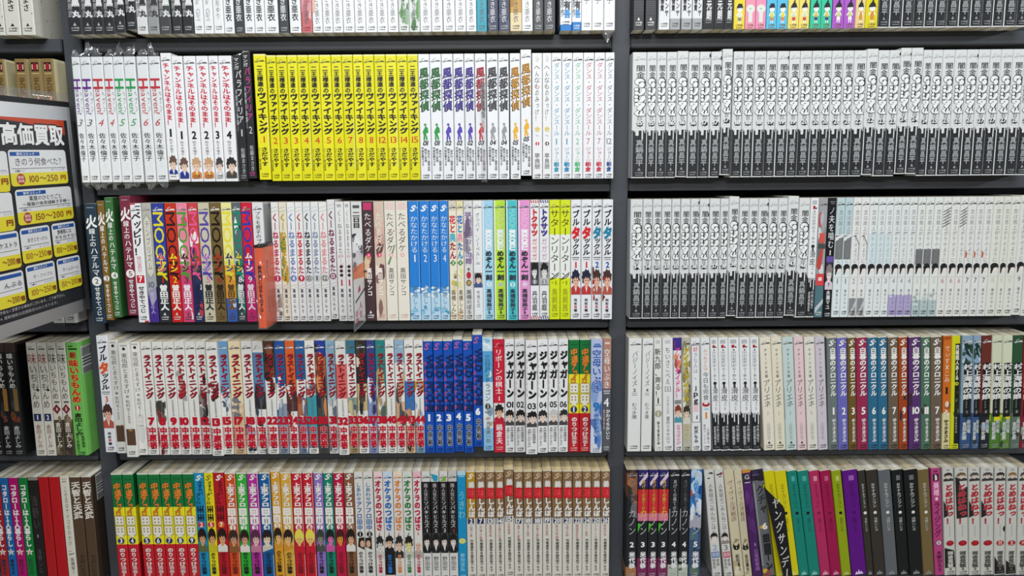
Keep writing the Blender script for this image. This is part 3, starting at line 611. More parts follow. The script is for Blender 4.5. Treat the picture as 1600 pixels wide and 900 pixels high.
def st_last(b, n, k, *a):
    q = LI[n]; b.paper('e6e4de')
    Z = {'B': [(0, .46, '6d9cc4')], 'Y': [(0, .55, 'ead8b0'), (.55, 1, 'd8b890')], 'Bk': [(0, .1, 'e6e4de'), (.1, .45, '5a86b0'), (.45, .6, '33302e')], 'Dk': [(0, .32, '5a3c2c')], 'N': [(0, .4, '28589a'), (.55, 1, '8c98a8')], 'O': [(0, .45, 'd8622c'), (.45, .62, '5a3434')],
         'N2': [(0, .34, '2a5e98'), (.5, .66, 'b46a4a'), (.7, 1, '7a8aa4')], 'T': [(.38, .95, '3c9aa8')], 'NB': [(0, .14, '28409a'), (.14, .48, 'b8663c'), (.48, 1, '4a4844')], 'L': [(0, .52, '8fb4cc')], 'R': [(.2, .5, 'dc6a64')], 'TG': [(0, .12, '3a7a90'), (.5, .64, '8a9a8c'), (.7, 1, 'a89468')], 'D': [(0, .55, '33302c'), (.38, .62, 'c8b080')],
         'P': [(0, .4, '3c4486'), (.40, 1, '8a98c4')], 'TE': [(0, .42, '2a8480'), (.42, .66, 'a08a68')], 'LS': [(0, .2, '90b0c8'), (.54, .75, 'd8b08c')], 'WB': [(.36, .62, '3a74b8'), (.68, 1, 'd8b48c')], 'WO': [(.36, .46, 'd8923c'), (.72, 1, '7ea0b8')]}.get(q, [])
    for z in Z: b.zone(*z)
    A = {'Wd': (.5, .98, ['5a4238', '8a2c2c', '3c4034', '6a6a58']), 'Wr': (.25, .5, ['a8a4a0', 'b84040']), 'Wk': (.3, .72, ['6a3030', '2c2828', '8a8480']), 'Wb': (.36, .5, ['3a2c2e', '802c34']), 'Wp': (.74, .96, ['6a3a78', '3a2c3c', '9aa4b8']), 'Bk': (.4, .98, ['2c2c30', 'd8d4d0', '404858']), 'Dk': (.05, .45, ['3c2a22', '8a5038', '2a2624']), 'N': (.3, .62, ['e8e8ea', 'c4ccd4', '28589a']),
         'O': (.35, .75, ['a83c28', 'e8e4e0', '4a3030']), 'N2': (.4, .9, ['e6e4e2', '9a4a3c', '5a6a88']), 'T': (.3, .5, ['e6e4de', 'b8443c']), 'NB': (.05, .6, ['7a4028', 'd88a58', '2a2c40']), 'L': (.4, .98, ['e0e2e4', 'b4c4cc', '6a7480']), 'TG': (.45, .95, ['b4bcb4', 'c8b890', '4a6a70']), 'D': (.1, .7, ['4a4038', 'e0d4b8', '26242a']), 'P': (.35, .9, ['e4e6f0', '30346a', 'b4bcd8']), 'TE': (.3, .9, ['b89c70', 'e2e0d8', '4a6a5c']),
         'LS': (.3, .95, ['e6e2de', 'c8a080', '4a4a50']), 'WB': (.6, .95, ['c89878', 'e2dcd4', '3c3434']), 'WO': (.4, .95, ['e4e4e2', 'c8a088', '9ab0c0']), 'B': (.42, .62, ['e2e6ea', 'b8c8d4', '54606c']), 'Y': (.5, .66, ['7a7c80', 'e0d0b0'])}.get(q)
    if A: b.art(A[0], A[1], A[2], 12, 0, 1, .9)
    b.logo('5a5a5a' if q[0] in 'WYTR' else 'd0d4d8', t=.06, curl='8a8a8a')
    b.txt('ラストイニング', .11, .495, '26181a', u=.56, w=.78, wt=.025, sl=.12, du=.04, dt=.004); b.txt('ラストイニング', .11, .495, 'b0182c', u=.54, w=.76, wt=.035, sl=.12)
    b.tiny('県立彩珠学院高校野球部の逆襲', .51, .655, '7a7a7c', .58, .16)
    b.num(n, .70, .062, 'c0142c', .54, .5 if len(n) < 2 else .92, .08); b.tiny('神尾龍原案協力', .75, .94, 'c0142c', .12, .22)
    b.otxt('中原裕', .75, .945, 'c4142c', 'ece8e4', .04, u=.58, w=.70, wt=.07); b.pub('3a3a3c', .965, True)
def st_pitch(b, n, k, *a):
    b.paper('1450b4'); b.zone(0, .014, 'e0dccc'); b.num('S', .06, .055, 'c0609a', .4, .42, .02, .3); b.rect(.065, .07, .3, .95, '0c2c66')
    b.latin('WILD PITCH!!!', .135, .63, '0c1c48', .62, .66, .05); b.latin('WILD PITCH!!!', .13, .62, '16367e', .60, .5, .0)
    for i, ch in enumerate('ワイルドピッチ'): b.txt(ch, .19+.065*i, .235+.065*i, 'e0506a', u=.2, w=.32, wt=.03, res=1)
    b.num(n, .685, .055, 'eef0f4', .48, .42 if n != '1' else .4, .07); b.otxt('中原裕', .745, .935, '16181c', 'd8dce0', .06, u=.55, w=.55, wt=.03); b.pub('0e2c66', .965)
def st_crescent(b, n, k, *a):
    b.paper('5aa6d6'); b.zone(.0, .12, 'c4e0ee'); b.zone(.39, .8, 'd8e6ec'); b.zone(.8, 1, '8cc0e0'); b.art(.02, .1, ['e8f2f6', '8cc4e4'], 5); b.art(.6, .8, ['b8a890', 'e0e8ec', '88a0b0'], 6); b.rect(.03, .034, .3, .8, '3a6a8a')
    b.txt('三日月', .15, .31, '18486a', w=.6); b.txt('ノドラゴン', .29, .56, '24343e', w=.55); b.ell(.32, .7, 2.8, 5.5, 'f4f0c8', 12); b.ell(.313, .58, 2.5, 5, '5aa6d6', 12); b.dot(.605, .5, 4, '3c342c'); b.num(n, .605, .03, 'e8e0c8', .5, .14); b.rect(.65, .66, .2, .8, '6a7a84'); b.txt('長尾謙一郎', .735, .93, '7a6a58', w=.45); b.pub('3a6a9a', .965)
def st_shogi(b, n, k, *a):
    b.paper('cc2038'); b.zone(.56, .725, 'e4e0dc'); b.logo('7a1424', curl='f0a8a8'); b.txt('リボーンの棋士', .085, .48, 'f4e8e6', w=.66, wt=.01); b.num(n, .52, .035, 'f4e8e6', .52, .12, .02); b.figure(.565, .74, '1e1c1e', 'e4b898', 'c02038', .5, .95); b.txt('鍋倉夫', .745, .925, 'f0d0d0', w=.6, wt=.03); b.pub('f0b0b0', .955)
def st_jag(b, n, k, *a):
    b.paper('e9e9e9'); b.logo('555555'); S = 'ジャガーン'; b.txt(S, .10, .515, '141416', u=.56, w=.80, wt=.07); b.tiny('JAGAAAAAN'[:7], .16, .5, 'b0707a', .12, .12)
    b.num(n, .575, .052, '18181a', .52, .7, .02); b.rect(.635, .755, .02, .98, ['d8d0ca', 'd8ccc4', 'cfc4be', 'd0c8c4', 'dcdad8', 'cac4c0'][k])
    b.figure(.615, .77, ['26201e', '1e1a1a', '1a1818', '2a2a2e', 'c8c6c4', '2c2a2a'][k], 'ecd4c6', '4a4648', .5+.05*(k % 3), 1.05); b.rect(.76, .80, 0, 1, 'e9e9e9')
    b.tiny('原作金城宗幸', .77, .905, '3a3a3c', .72, .3); b.tiny('漫画にしだけんすけ', .775, .94, '3a3a3c', .3, .28); b.rect(.78, .87, .5, .515, 'c05060'); b.pub('222222', .965)
def st_goout(b, n, k, *a):
    b.paper('c4202c'); b.zone(0, .31, '157238'); b.zone(.31, .655, 'ece028'); b.zone(0, .012, 'd8d8c8'); b.rect(.05, .055, .25, .9, '0c4a24')
    b.otxt('中間退社', .09, .22, 'd8762c', '3a1c10', .04, u=.52, w=.72, wt=.04) if False else None
    for i, (ch, u) in enumerate(zip('中退アフロ', (.5, .55, .5, .6, .45))):
        b.otxt(ch, .085+.062*i, .15+.064*i, 'e08430', '6a2010', .045, u=u, w=.66 if i < 2 else .5, wt=.05, sl=.25)
    for j in range(2):
        t = .39+.093*j; b.rect(t, t+.085, .10, .92, '6a5a40'); b.rect(t+.003, t+.082, .13, .89, 'ece6d8')
        for uu in (.33, .66):
            for vv in ((.022, .052) if j == 0 else (.02, .045)): b.rect(t+vv, t+vv+.014, uu-.06, uu+.06, '8a7a5a')
    b.rect(.565, .585, .3, .7, 'ece6d8'); b.dot(.62, .5, 5.2, '1c2c68'); b.num(n, .62, .042, 'f2f2ee', .5, .22 if n != '1' else .12, .03)
    b.otxt('のりつけ', .685, .86, 'f0d8d0', '9a1420', .02, u=.55, w=.56, wt=.05); b.otxt('雅春', .855, .93, 'e0b8b4', '8a1420', .02, u=.55, w=.5, wt=.03); b.pub('f0c0b8', .965, True)
def st_carrier(b, n, k, *a):
    if k == 0:
        b.paper('b4c0e0'); b.zone(.7, .8, '5a7ab0'); b.zone(.88, 1, 'dcdce0'); b.art(.38, .9, ['5a86c8', '88a4d0', 'd0dcec', '3a62a8'], 12); b.rect(.04, .05, .3, .8, '3a6ab0'); b.rect(.055, .07, .2, .9, '3a6ab0'); b.otxt('空母いぶき', .09, .47, '2450a8', 'd8e2f2', .03, w=.8, wt=.02); b.num(n, .59, .07, '2a78c0', .5, .5, .05); b.txt('かわぐちかいじ', .65, .9, '2c62b0', w=.5, wt=.02); b.pub('7088b0', .965)
    else:
        b.paper('585a60'); b.zone(0, .44, 'b48474'); b.rect(.035, .05, .25, .8, 'e8dcd4'); b.otxt('空母いぶき', .09, .44, 'f2ece8', '8a5a50', .02, w=.72, wt=.01); b.rect(.455, .465, .1, .9, 'c8c8cc'); b.rect(.475, .485, .15, .85, 'c8c8cc'); b.num(n, .56, .075, 'f0f0f0', .45, .6, .01); b.txt('かわぐちかいじ', .62, .89, 'f0eeec', u=.68, w=.5, wt=.02); b.tiny('協力惠谷治', .62, .8, 'd8b0a8', .2, .24); b.pub('c8c8cc', .96)
# --- fourth shelf, bay at right
def st_bgm(b, n, k, *a):
    b.paper('e6e7e4'); b.logo('555555'); b.txt('パジーノイズ', .115, .42, '48484a', w=.45, wt=-.01, sl=.3); b.num(n, .455, .028, '3a3a3c', .5, .22, .02); b.rect(.48, .484, .3, .7, '888888'); b.rect(.495, .5, .3, .7, '888888'); b.txt('むつき潤', .565, .71, '3c3c3e', w=.4); b.pub('555555', .955)
def st_brave(b, n, k, *a):
    b.paper('e5e5e0'); b.rect(.02, .05, .25, .75, 'c4c4c0'); b.txt('新九郎、奔る！', .09, .52, '2e2e30', u=.48, w=.80, wt=.01); b.num(n, .55, .05, '2c2c2e', .5, .18, .01); b.rect(.585, .59, .15, .85, '8a8a84'); b.dot(.665, .5, 5.6, 'a8a48c'); b.ell(.665, .5, 1, 5, 'e0ded0', 8); b.txt('ゆうきまさみ', .73, .945, '2e2e30', w=.4, wt=.03); b.pub('c0c0ba', .97)
def st_coco(b, n, k, *a):
    b.paper('e7e8e6'); b.rect(.02, .05, .25, .75, 'c8c8c4'); b.txt('ちいさこべえ', .08, .41, '4a4a4a', w=.5, wt=.0); b.rect(.425, .47, .22, .78, '777777'); b.rect(.429, .466, .28, .72, 'e7e8e6'); b.num(n, .447, .022, '555555', .5, .3); b.txt('山本周五郎', .50, .67, '9a9a98', w=.26, res=1); b.txt('望月ミネタロウ', .69, .94, '4a4a4c', w=.36, res=1); b.pub('333333', .965)
def st_idol(b, n, k, *a):
    b.paper('e6e4e6'); b.zone(0, .11, '40308c'); b.art(.05, .3, ['9a5a3c', 'e09a60', '6a3c6a'], 7); b.txt('アイラと', .085, .3, 'f0508c', w=.6, wt=.03, sl=.3); b.txt('アイドル！', .27, .53, 'ee3c88', w=.66, wt=.03, sl=.3); b.rect(.545, .58, .1, .9, '8a8a8a'); b.figure(.585, .745, '8a3a24', 'f0cdb4', '4a9aa8', .5, .98); b.txt('ムラコマツジ', .755, .945, 'e860a0', w=.55, wt=.02, sl=.2); b.pub('222222', .97)
def st_idol2(b, n, k, *a):
    b.paper('bcbaa8'); b.logo('333333'); b.art(.06, .58, ['d8d4b0', '8a8464', '5c5848', 'e0dcc8'], 14); b.otxt('アイラとアイドル', .09, .56, 'd8bc28', '6a5c14', .04, w=.8, wt=.02, sl=.3); b.figure(.59, .76, '3a3428', 'e8d0b4', 'd8d4c8', .5, 1.0); b.otxt('ムラマツ', .75, .92, 'c4a028', 'e8e4d0', .03, w=.6, wt=.01); b.pub('222222', .97)
def st_jpg(b, n, k, *a):
    b.paper('e6e7e8'); b.logo('555555'); b.rect(.065, .745, .06, .94, '3c3c3e'); b.rect(.069, .741, .11, .89, 'e9eaeb'); b.txt('好きな人は、', .08, .36, '8a8084', w=.5, wt=.0)
    b.txt('好', .08, .125, 'e06a80', w=.5, wt=.02)
    for i, ch in enumerate('.jpg'): b.num(ch, .385+.06*i, .046 if ch != '.' else .01, '2c2c2e', .5, .42 if ch != 'j' else .25, .03) if ch != '.' else b.dot(.36, .5, .8, '2c2c2e')
    b.rect(.59, .65, .25, .75, 'ecc4cc'); b.num(n, .70, .03, '1c1c1e', .6, .12, .04); b.txt('村戸もみ', .775, .93, '3c3436', w=.42, wt=.02); b.pub('333333', .965)
def st_eat(b, n, k, *a):
    b.paper('e6e8e7'); b.logo('555555'); b.txt('みつめさんは', .10, .29, 'e0a07c', w=.45, wt=.01); b.txt('今日も完食', .30, .55, '3a3e40', w=.66, wt=.0); b.ell(.585, .5, 6, 4, 'b42430', 12); b.ell(.575, .5, 3.5, 2, 'e8e8e8', 10); b.rect(.62, .635, .3, .75, '9ad0d8'); b.num(n, .685, .05, 'e88a34', .5, .3, .06); b.txt('山崎童々', .79, .94, '55585a', u=.68, w=.28, res=1); b.txt('原作アソジン', .76, .94, '55585a', u=.3, w=.26, res=1); b.pub('333333', .965)
AR = ['e8e2d0', 'e6dfc8', 'c6d8d4', 'e8ccce', 'e2dfd4', 'cfc6d0']
def st_moonlet(b, n, k, *a):
    b.paper(AR[k]); b.logo('5a5a5a'); b.txt('サターンの五輪', .095, .36, '8f8c88', w=.26, wt=.03, res=1, gap=.75); b.txt('アリエネ', .37, .62, '5c5856', w=.66, wt=-.012, sl=.3); b.num(n, .67, .03, 'b0aca6', .5, .16, -.01); b.txt('山田玲司', .75, .91, 'a8a4a0', w=.34, res=1); b.pub('3a3634', .96, k < 4)
    if k == 2: b.rect(.44, .72, .0, .06, '2c3436')
CH = {'1': '6c7876', '2': '6a68b8', '3': '6e5624', '5': '9a2a50', '6': '2c6a8c', '7': '6a5c4c', '9': 'a0441c', '10': '58326c', '11': '487058'}
def st_chron(b, n, k, *a):
    c = CH[n]; b.paper(c); b.zone(0, .012, 'd8d0bc'); b.sund('f0ece4', .055); b.rect(.035, .038, .55, .98, '33302c')
    if n in ('9', '10', '11'): b.art(.45, .8, [c, '3c2c30', c], 5, 0, 1, .8)
    b.txt('白暮のクロニクル', .095, .525, 'efece6', u=.6, w=.62, wt=.04); b.rect(.56, .60, .3, .85, c); b.num(n, .655, .06, 'f0ede8', .6, .32 if len(n) < 2 else .55, .03); b.txt('ゆうきまさみ', .72, .935, 'e6e2dc', u=.62, w=.42, wt=.03, sl=.1); b.pub('2c2a2a', .965, False, .55)
def st_dis(b, n, k, *a):
    b.paper('cc6a22'); b.zone(.68, 1, 'd8d09c'); b.rect(.01, .035, .1, .9, 'a84c18'); b.txt('でぃす×こみ', .085, .41, 'e4dccc', w=.66, wt=-.01); b.num(n, .48, .055, '1e1a14', .5, .3, .06); b.art(.53, .70, ['3a2420', 'e6d4c4', 'c46a30', '8a5a40'], 8); b.ell(.60, .55, 3, 5, 'e8ccb8'); b.txt('ゆうき', .735, .83, '4a3010', w=.6, wt=.03); b.txt('まさみ', .83, .945, '4a3010', w=.6, wt=.03); b.pub('6a6040', .97)
def st_yell(b, n, k, *a):
    b.paper('d0d01c'); b.rect(.07, .955, .42, .97, '1c1e1a'); b.txt('究極超人あ～る', .08, .39, 'e8e8d8', u=.66, w=.42, wt=.03); b.num(n, .42, .03, 'd8d828', .62, .5, .03); b.art(.45, .7, ['3a4434', '22281e', '52604a'], 6, .45, .95, .6); b.txt('ゆうきまさみ', .71, .86, 'd0d0c0', u=.66, w=.3, res=1); b.pub('5a5a10', .97)
def st_pirate(b, n, k, *a):
    top = ['8aa4b8', '8aa4b8', '6a2c24', 'cfd4b8', 'd2d6bc', '2c5034', '7a2424'][k]; lo = ['35507c', '3a5684', '22242e', '4e7a30', '5a8238', '5c6c60', '802030'][k]
    b.paper(top); b.zone(.68, 1, lo)
    if k < 2: b.art(.05, .26, ['2c4434', '5a8098', 'b8ccd8', '34584a'], 9); b.poly([(.1, .04), (.9, .1), (.5, .12), (.95, .2), (.4, .16)], '1c3428')
    if k in (3, 4): b.zone(.70, .755, 'd8d020'); b.rect(.2, .72, 0, .06, 'd0c828')
    b.art(.74, .97, [lo, '2c3a34', '8aa08c' if k > 2 else '50709c'], 7); b.logo('d0d0d0' if k in (0, 1, 2, 5) else '6a6a60', curl='c0c0c0')
    b.rect(.24, .715, .22, .92, '17191a'); b.txt('村上海賊の娘', .245, .56, 'e8e8e4', u=.57, w=.86, wt=.03, sl=.1); b.tiny('ああああ', .57, .64, '8a8a8a', .5, .2); b.dot(.67, .57, 3.2, '5a5a5a'); b.dot(.67, .57, 2.7, '17191a'); b.num(n, .67, .02, 'c0c0c0', .57, .16)
    b.txt('吉田史朗', .76, .92, 'd0d4d0', u=.38, w=.4, wt=.04); b.txt('和田竜', .74, .86, 'c0c8c0', u=.76, w=.36, wt=.03); b.pub('9aa09a', .965)
# --- lowest shelf in view
def st_kota(b, n, k, c):
    b.paper(c); b.txt('コタローは１人暮らし', .06, .66, 'ece8e4', u=.5, w=.66, wt=.05); b.star(.71, .5, 6.6, 'e8dcd0', 5, .42); b.num(n, .715, .03, c, .5, .16, .02); b.txt('津村マミ', .78, .93, ['2a3044', '1c2c4c', '6a1c40', '1c5c34'][k], w=.5, wt=.05); b.pub('d0d0d0', .965)
def st_asano(b, n, k, *a):
    b.paper('1f1d1c'); b.zone(0, .03, '8a8478'); b.txt('浅野い', .17, .50, '4c4a48', w=.66, wt=.0); b.num('1', .56, .03, 'b0aca4', .5, .12); b.txt('浅野いに', .68, .92, '5a5856', w=.4)
def st_plain(b, n, k, c): b.paper(c); b.rect(.2, .6, .46, .54, '8a1c22') if k == 0 else None; b.rect(.3, .305, .4, .6, c)
def st_cream(b, n, k, *a):
    b.paper('d9d4c4'); b.rect(.03, .035, .2, .8, '8a8678'); b.rect(.05, .06, .25, .7, '8a8678'); b.txt('この恋はサイコののかけ', .10, .66, '5a564e', u=.55, w=.34, wt=.0); b.art(.7, .75, ['3a3632', '6a5a50'], 4, .3, .9, .5); b.txt('高橋留ー', .77, .93, '4a463e', u=.6, w=.42)
def st_tenji(b, n, k, *a):
    b.paper('54402f', '3a2e24'); b.zone(0, .01, 'd8d0c0'); b.txt('天智と天武', .05, .40, 'e6e0d4', u=.55, w=.86, wt=.03, sl=.15); b.txt('新説', .74, .82, '3a2a20', u=.6, w=.5); b.txt('中村真理', .80, .95, '3a2a20', u=.5, w=.5)
AF = {'1': 'd2501e', '2': '2cae34', '3': 'b42c98', '4': '0c5c9c', '5': 'dc9c1c', '6': 'c81c30', '7': '9070bc', '8': '0c8468', '9': 'c01444', '10': '87573a'}
def st_afro(b, n, k, *a):
    b.afro = True
    c = AF[n]; 
    if n == '5' and k == 5: c = 'd8a63c'
    b.paper(c); b.zone(0, .012, 'd8d4c4')
    if n in ('1', '3', '4', '5', '6'): b.rect(0, 1, .92, 1, 'd8d4cc')
    b.sund('f0ece4', .045)
    b.otxt('上京アフロ', .095, .315, 'ece8e0', c if n != '5' else 'a87010', .03, u=.5, w=.66, wt=.07)
    for j in range(2):
        t = .325+.08*j; b.rect(t, t+.07, .12, .86, 'ece8e0'); b.poly([(.4, t+.069), (.6, t+.069), (.5, t+.085)], 'ece8e0')
        for uu in (.38, .6):
            for vv in ((.02, .042) if j == 0 else (.02,)): b.rect(t+vv, t+vv+(.008 if j == 0 else .04), uu-.04, uu+.04, c)
    b.dot(.505, .5, 5, 'ece8e0'); b.num(n, .505, .042, c, .52, .28 if len(n) < 2 else .5, .02)
    H = {'1': ('3a2a20', 'c89878', '8a5a30'), '2': ('2c1c18', 'd89a80', 'e4dcd4'), '3': ('5a2a4a', 'e0b8b0', 'c47898'), '4': ('241c1c', 'ecd8b0', 'c8c8b8'), '5': ('2a1c14', 'e8b878', 'd09030'), '6': ('e6dc50', 'e8c070', 'c81c30'), '7': ('3a4030', '8a8a7c', '4a5048'), '8': ('1c1c1c', 'e070b0', 'c85898'), '9': ('4a1c1c', 'd89a30', 'c01444'), '10': ('221814', 'd8a888', 'e0dcd4')}[n]
    b.figure(.525, .735, *H, .5, .98)
    if n in ('4', '5', '6', '9'): b.poly([(0, .735), (1, .70), (1, .76), (0, .76)], c)
    b.txt('のりつけ雅春', .735, .94, '1e1a18' if n not in ('6', '9', '1') else '7a1a1a', u=.5, w=.5, wt=.04); b.pub('3a2a20', .975)
def st_drift(b, n, k, *a):
    b.afro = True
    c = {'2': '1a8cb8', '5': 'e2d418', '7': 'b81828'}[n]; b.paper(c); b.sund('f0ece4' if n != '5' else '8a8020', .045); kc = '14243c' if n == '2' else '241c14' if n == '5' else '5a1018'
    b.txt('さすらい', .075, .20, kc, u=.62, w=.5, wt=.04); b.txt('アフロ', .19, .29, kc, u=.35, w=.44, wt=.04)
    for j in range(2):
        for u in (.25, .5, .75): b.rect(.30+.075*j, .365+.075*j, u-.07, u+.07, kc)
        b.rect(.33+.075*j, .345+.075*j, .2, .8, kc)
    b.dot(.475, .5, 5.2, 'c82434' if n != '7' else 'e06a1c'); b.num(n, .475, .04, 'f0ece4', .5, .26, .03)
    b.figure(.51, .73, '241814', 'd8a070', {'2': '5a6a44', '5': 'c8bc1c', '7': 'e0dcd4'}[n], .5, .98); b.txt('のりつけ雅春', .735, .94, '16202c' if n != '7' else '6a1018', u=.5, w=.5, wt=.04); b.pub('2a2a2a', .975)
def st_happy(b, n, k, *a):
    b.paper('dcd9d2'); b.logo('555555'); b.txt('しあわせ', .10, .27, '3a70a8', w=.55, wt=.02); b.txt('アフロ田中', .27, .54, '2c62a4', w=.66, wt=.03); b.badge(n, .575, 4.6, '1c1a1a', 'f0eee8', .5, .03)
    b.poly([(.0 if k else .3, .61), (.7 if k else 1, .60), (.7 if k else 1, .72), (0 if k else .2, .69)], '241a16'); b.ell(.665, .35 if k else .7, 3.4, 6, 'd8a884'); b.txt('のりつけ雅春', .735, .94, '2c2a28', w=.5, wt=.04); b.pub('555555', .975)
def st_okera(b, n, k, c):
    b.paper('dedad4'); b.zone(0, .06, ['ecd0cc', 'c8d8e4', 'ecd8c0', 'd4dcd0', 'e8b8c0'][k]); b.logo(c, curl='b0b0b0'); b.txt('オケラのつばさ', .075, .545, c, w=.72, wt=.06); b.num(n, .575, .024, c, .5, .14, .04)
    if k == 1: b.zone(.735, .96, '1c1a1c')
    b.figure(.585, .80 if k != 1 else .75, ['2a2826', '1c1816', '2a2622', '201c18', 'e0dcd6'][k], ['d8d4ce', 'e0bc9c', 'e4c0a4', 'e0dc90', 'e0b498'][k], ['c8c4be', '1c1a1c', '2c2a2a', 'c4c0b4', 'b0a49c'][k], .5, 1.0)
    b.otxt('のりつけ雅春', .765, .94, c if k != 1 else '2c74c0', 'dedad4' if k != 1 else '1c1a1c', .02, w=.44, wt=.05); b.pub('555555', .975)
def st_hills(b, n, k, *a):
    b.paper('d8d6d2'); b.zone(.095, .57, '1f1e20'); b.zone(.57, .745, '3a3a3e'); b.zone(0, .095, ['d8d6d2', 'd8d6d2', 'd8d6d2', 'c8c4be'][k]); b.logo('555555')
    if k == 1: b.poly([(.0, .02), (.9, .04), (.9, .09), (.4, .09)], '2c9ab0')
    if k == 2: b.poly([(.1, .09), (.8, .04), (.85, .09)], '88a838')
    b.txt('隣人住む', .11, .27, 'a8a0a0', w=.46, wt=.02); b.txt('ソバキヒルズ', .27, .52, 'e6e4e0', u=.52, w=.60, wt=.0, sl=.1); b.num(n, .545, .034, 'e0e0e0' if k < 3 else 'a83030', .55, .26, .0)
    b.figure(.57, .755, '141416', 'e6d6cc', '1c1c20', .5, 1.0, 'e8e8e8'); b.txt('野田宏', .785, .92, '4a4a4a', w=.62, wt=-.01); b.pub('1c1c1c', .975)
def st_float(b, n, k, *a):
    b.paper('178fc0'); b.zone(0, .04, 'b0d4e0'); b.rect(.045, .055, .2, .85, '88c4dc'); b.txt('うきわ', .18, .44, '8cc8c8', w=.8, wt=.0, sl=.2); b.ell(.645, .5, 5.4, 4.6, 'e6d460', 14); b.ell(.645, .5, 2.4, 1.8, 'b8d4a8', 10); b.txt('野村宗弘', .76, .93, '8cc8e0', w=.5, wt=.02); b.pub('a0d0e0', .97)
def st_gourmet(b, n, k, *a):
    b.paper('d9d5ca'); tp = 'b88a1c' if n == '2' else '86684a' if k % 3 else '8a6a44'; b.zone(0, .435, tp); b.zone(0, .012, 'd8d0b4'); b.sund('f0e8d8' if n == '2' else 'c8b090', .05)
    b.rect(.05, .053, .6, .95, 'c8b090'); b.otxt('美', .095, .16, 'dcd8d0', '6a5236', .03, u=.58, w=.66, wt=.07); b.rect(.155, .255, .1, .98, 'c01420'); b.art(.16, .25, ['d02028', 'a81018'], 5, .2, .95, .6); b.txt('味', .16, .25, 'd83038', u=.58, w=.8, wt=.05)
    b.otxt('しんぼ', .25, .425, 'e6e2dc', '6a5236', .02, u=.6, w=.76, wt=.06); b.rect(.435, .485, .14 if k != 7 else 0, .82, '26305c'); b.num(n, .46, .042, 'e4e2dc', .5, .3 if len(n) < 2 else .52, .04)
    b.txt(['山岡の章', '大海の章', '激闘鯨合戦', '究極対至高', '五味豊満', '食の都', '食卓の広場味', '究極の勝負', '至高', '新派料理', '究極の作戦', '韓国食試合', 'カレー勝負', 'フランス', '美味対決'][k], .495, .495+.028*(4+k % 2), 'b05850', u=.5, w=.3, wt=.0, res=1)
    b.txt('作雁屋哲★画花咲アキラ', .63, .935, '4a463e', u=.55, w=.34, wt=.02, res=1); b.pub('5a564c', .965, False, .58)
def st_canon(b, n, k, *a):
    b.paper('202226')
    if k == 0: b.zone(.03, .24, '8a5a40'); b.art(.03, .35, ['a86c48', '3a2c28', '5a4034'], 8); b.art(.35, .6, ['6a6a6c', '2c2e34'], 6); b.zone(.90, 1, 'a8744a')
    if k in (1, 2, 3): b.zone(.0, .16, '2c2466'); b.poly([(.1, .12), (.9, .02), (.95, .06), (.2, .15)], 'd8c4d0'); b.zone(.18, .40, 'cc2834'); b.zone(.40, .47, 'd87c94'); b.poly([(.05, .49), (.35, .50), (.05, .58)], '48c030'); b.zone(.82, 1, '7c2c58'); b.art(.78, .86, ['7c2c58', '4a2040'], 4)
    if k in (4, 5): b.poly([(.02, .36), (.14, .36), (.14, .56), (.02, .56)], '9a9c9e'); b.zone(.88, 1, 'b8c0b0'); b.art(.82, .92, ['8a928a', 'b8c0b0', '3a3c40'], 5)
    if k == 6: b.zone(0, .4, '2c68a8'); b.art(.0, .45, ['3c8cd0', 'b8d0e4', '1c4c94', 'd8e2ea'], 10); b.blob(.22, .1, 2, 7, 'd04834'); b.zone(.42, .54, 'a8a8b4'); b.zone(.54, 1, '3c5474'); b.art(.58, .98, ['4a6888', '2c3c50', '5c7460'], 10)
    b.logo('c8c8cc' if k else '8a8a8a', .05, 'a0a0a4'); tc = {0: '6a6c70', 1: 'c8a030', 2: 'c89838', 3: 'd0b040', 4: 'a0a4a8', 5: '5a5c60', 6: 'a8c0dc'}[k]
    b.txt('あげくの果ての', .09, .37, tc, u=.55, w=.36, wt=.02); b.txt('カノン', .36, .60, 'e0c838' if k in (1, 2, 3) else 'b8bcc0', u=.55, w=.72, wt=-.01, sl=.2)
    if k in (1, 2, 3): b.txt('ノン', .44, .60, 'c8c8cc', u=.55, w=.70, wt=-.01, sl=.2)
    b.num(n, .69, .045, 'f0f0f0', .55, .34, .04); b.txt('米代恭', .755, .915, 'e6e6e6', u=.58, w=.56, wt=.05); b.pub('b0b0b0', .965)
def st_dinner(b, n, k, *a):
    b.paper('d2d1cc', 'c4c3be'); b.art(.02, .09, ['2c2c2e', '8a3038' if k else '3a3a3c'], 4, .2, .8, .7); b.txt('人魚姫のごめんねごはん', .13, .60, '5c5a58', u=.55, w=.5, wt=-.01); b.figure(.585, .69, '1c1a1a', 'ecdcd0', '8a8482' if k else 'd8d4d0', .5, .9); b.num(n, .725, .05, '7aa4c4' if k == 0 else '6a6c70', .5, .5, -.012); b.rect(.765, .82, .1, .9, '3a6ea8' if k == 0 else 'c02048'); b.num('日日', .792, .035, 'e0e0e0', .5, .6, .02); b.txt('野原作', .83, .93, '4a4846', u=.3, w=.32, res=1); b.txt('郎画', .83, .90, '4a4846', u=.7, w=.32, res=1); b.pub('555555', .97)
def st_tour(b, n, k, *a):
    b.paper('d0c6a8'); b.txt('ヴィヴィル洋裁店', .10, .48, '7a3a30', u=.55, w=.6, wt=-.005, sl=.2); b.poly([(.2, .69), (.5, .64), (.9, .66), (.5, .68)], '9a8a60'); b.ell(.73, .5, 5, 4, '221e1a', 10); b.poly([(.15, .725), (.2, .685), (.4, .71)], '221e1a'); b.poly([(.85, .725), (.8, .685), (.6, .71)], '221e1a'); b.num(n, .73, .02, 'e0d8c0', .5, .12); b.txt('松田農夫', .79, .95, '3c382e', u=.5, w=.4, wt=.03); b.art(.85, .97, ['b8a880', 'dcd4b8'], 4, 0, .4)
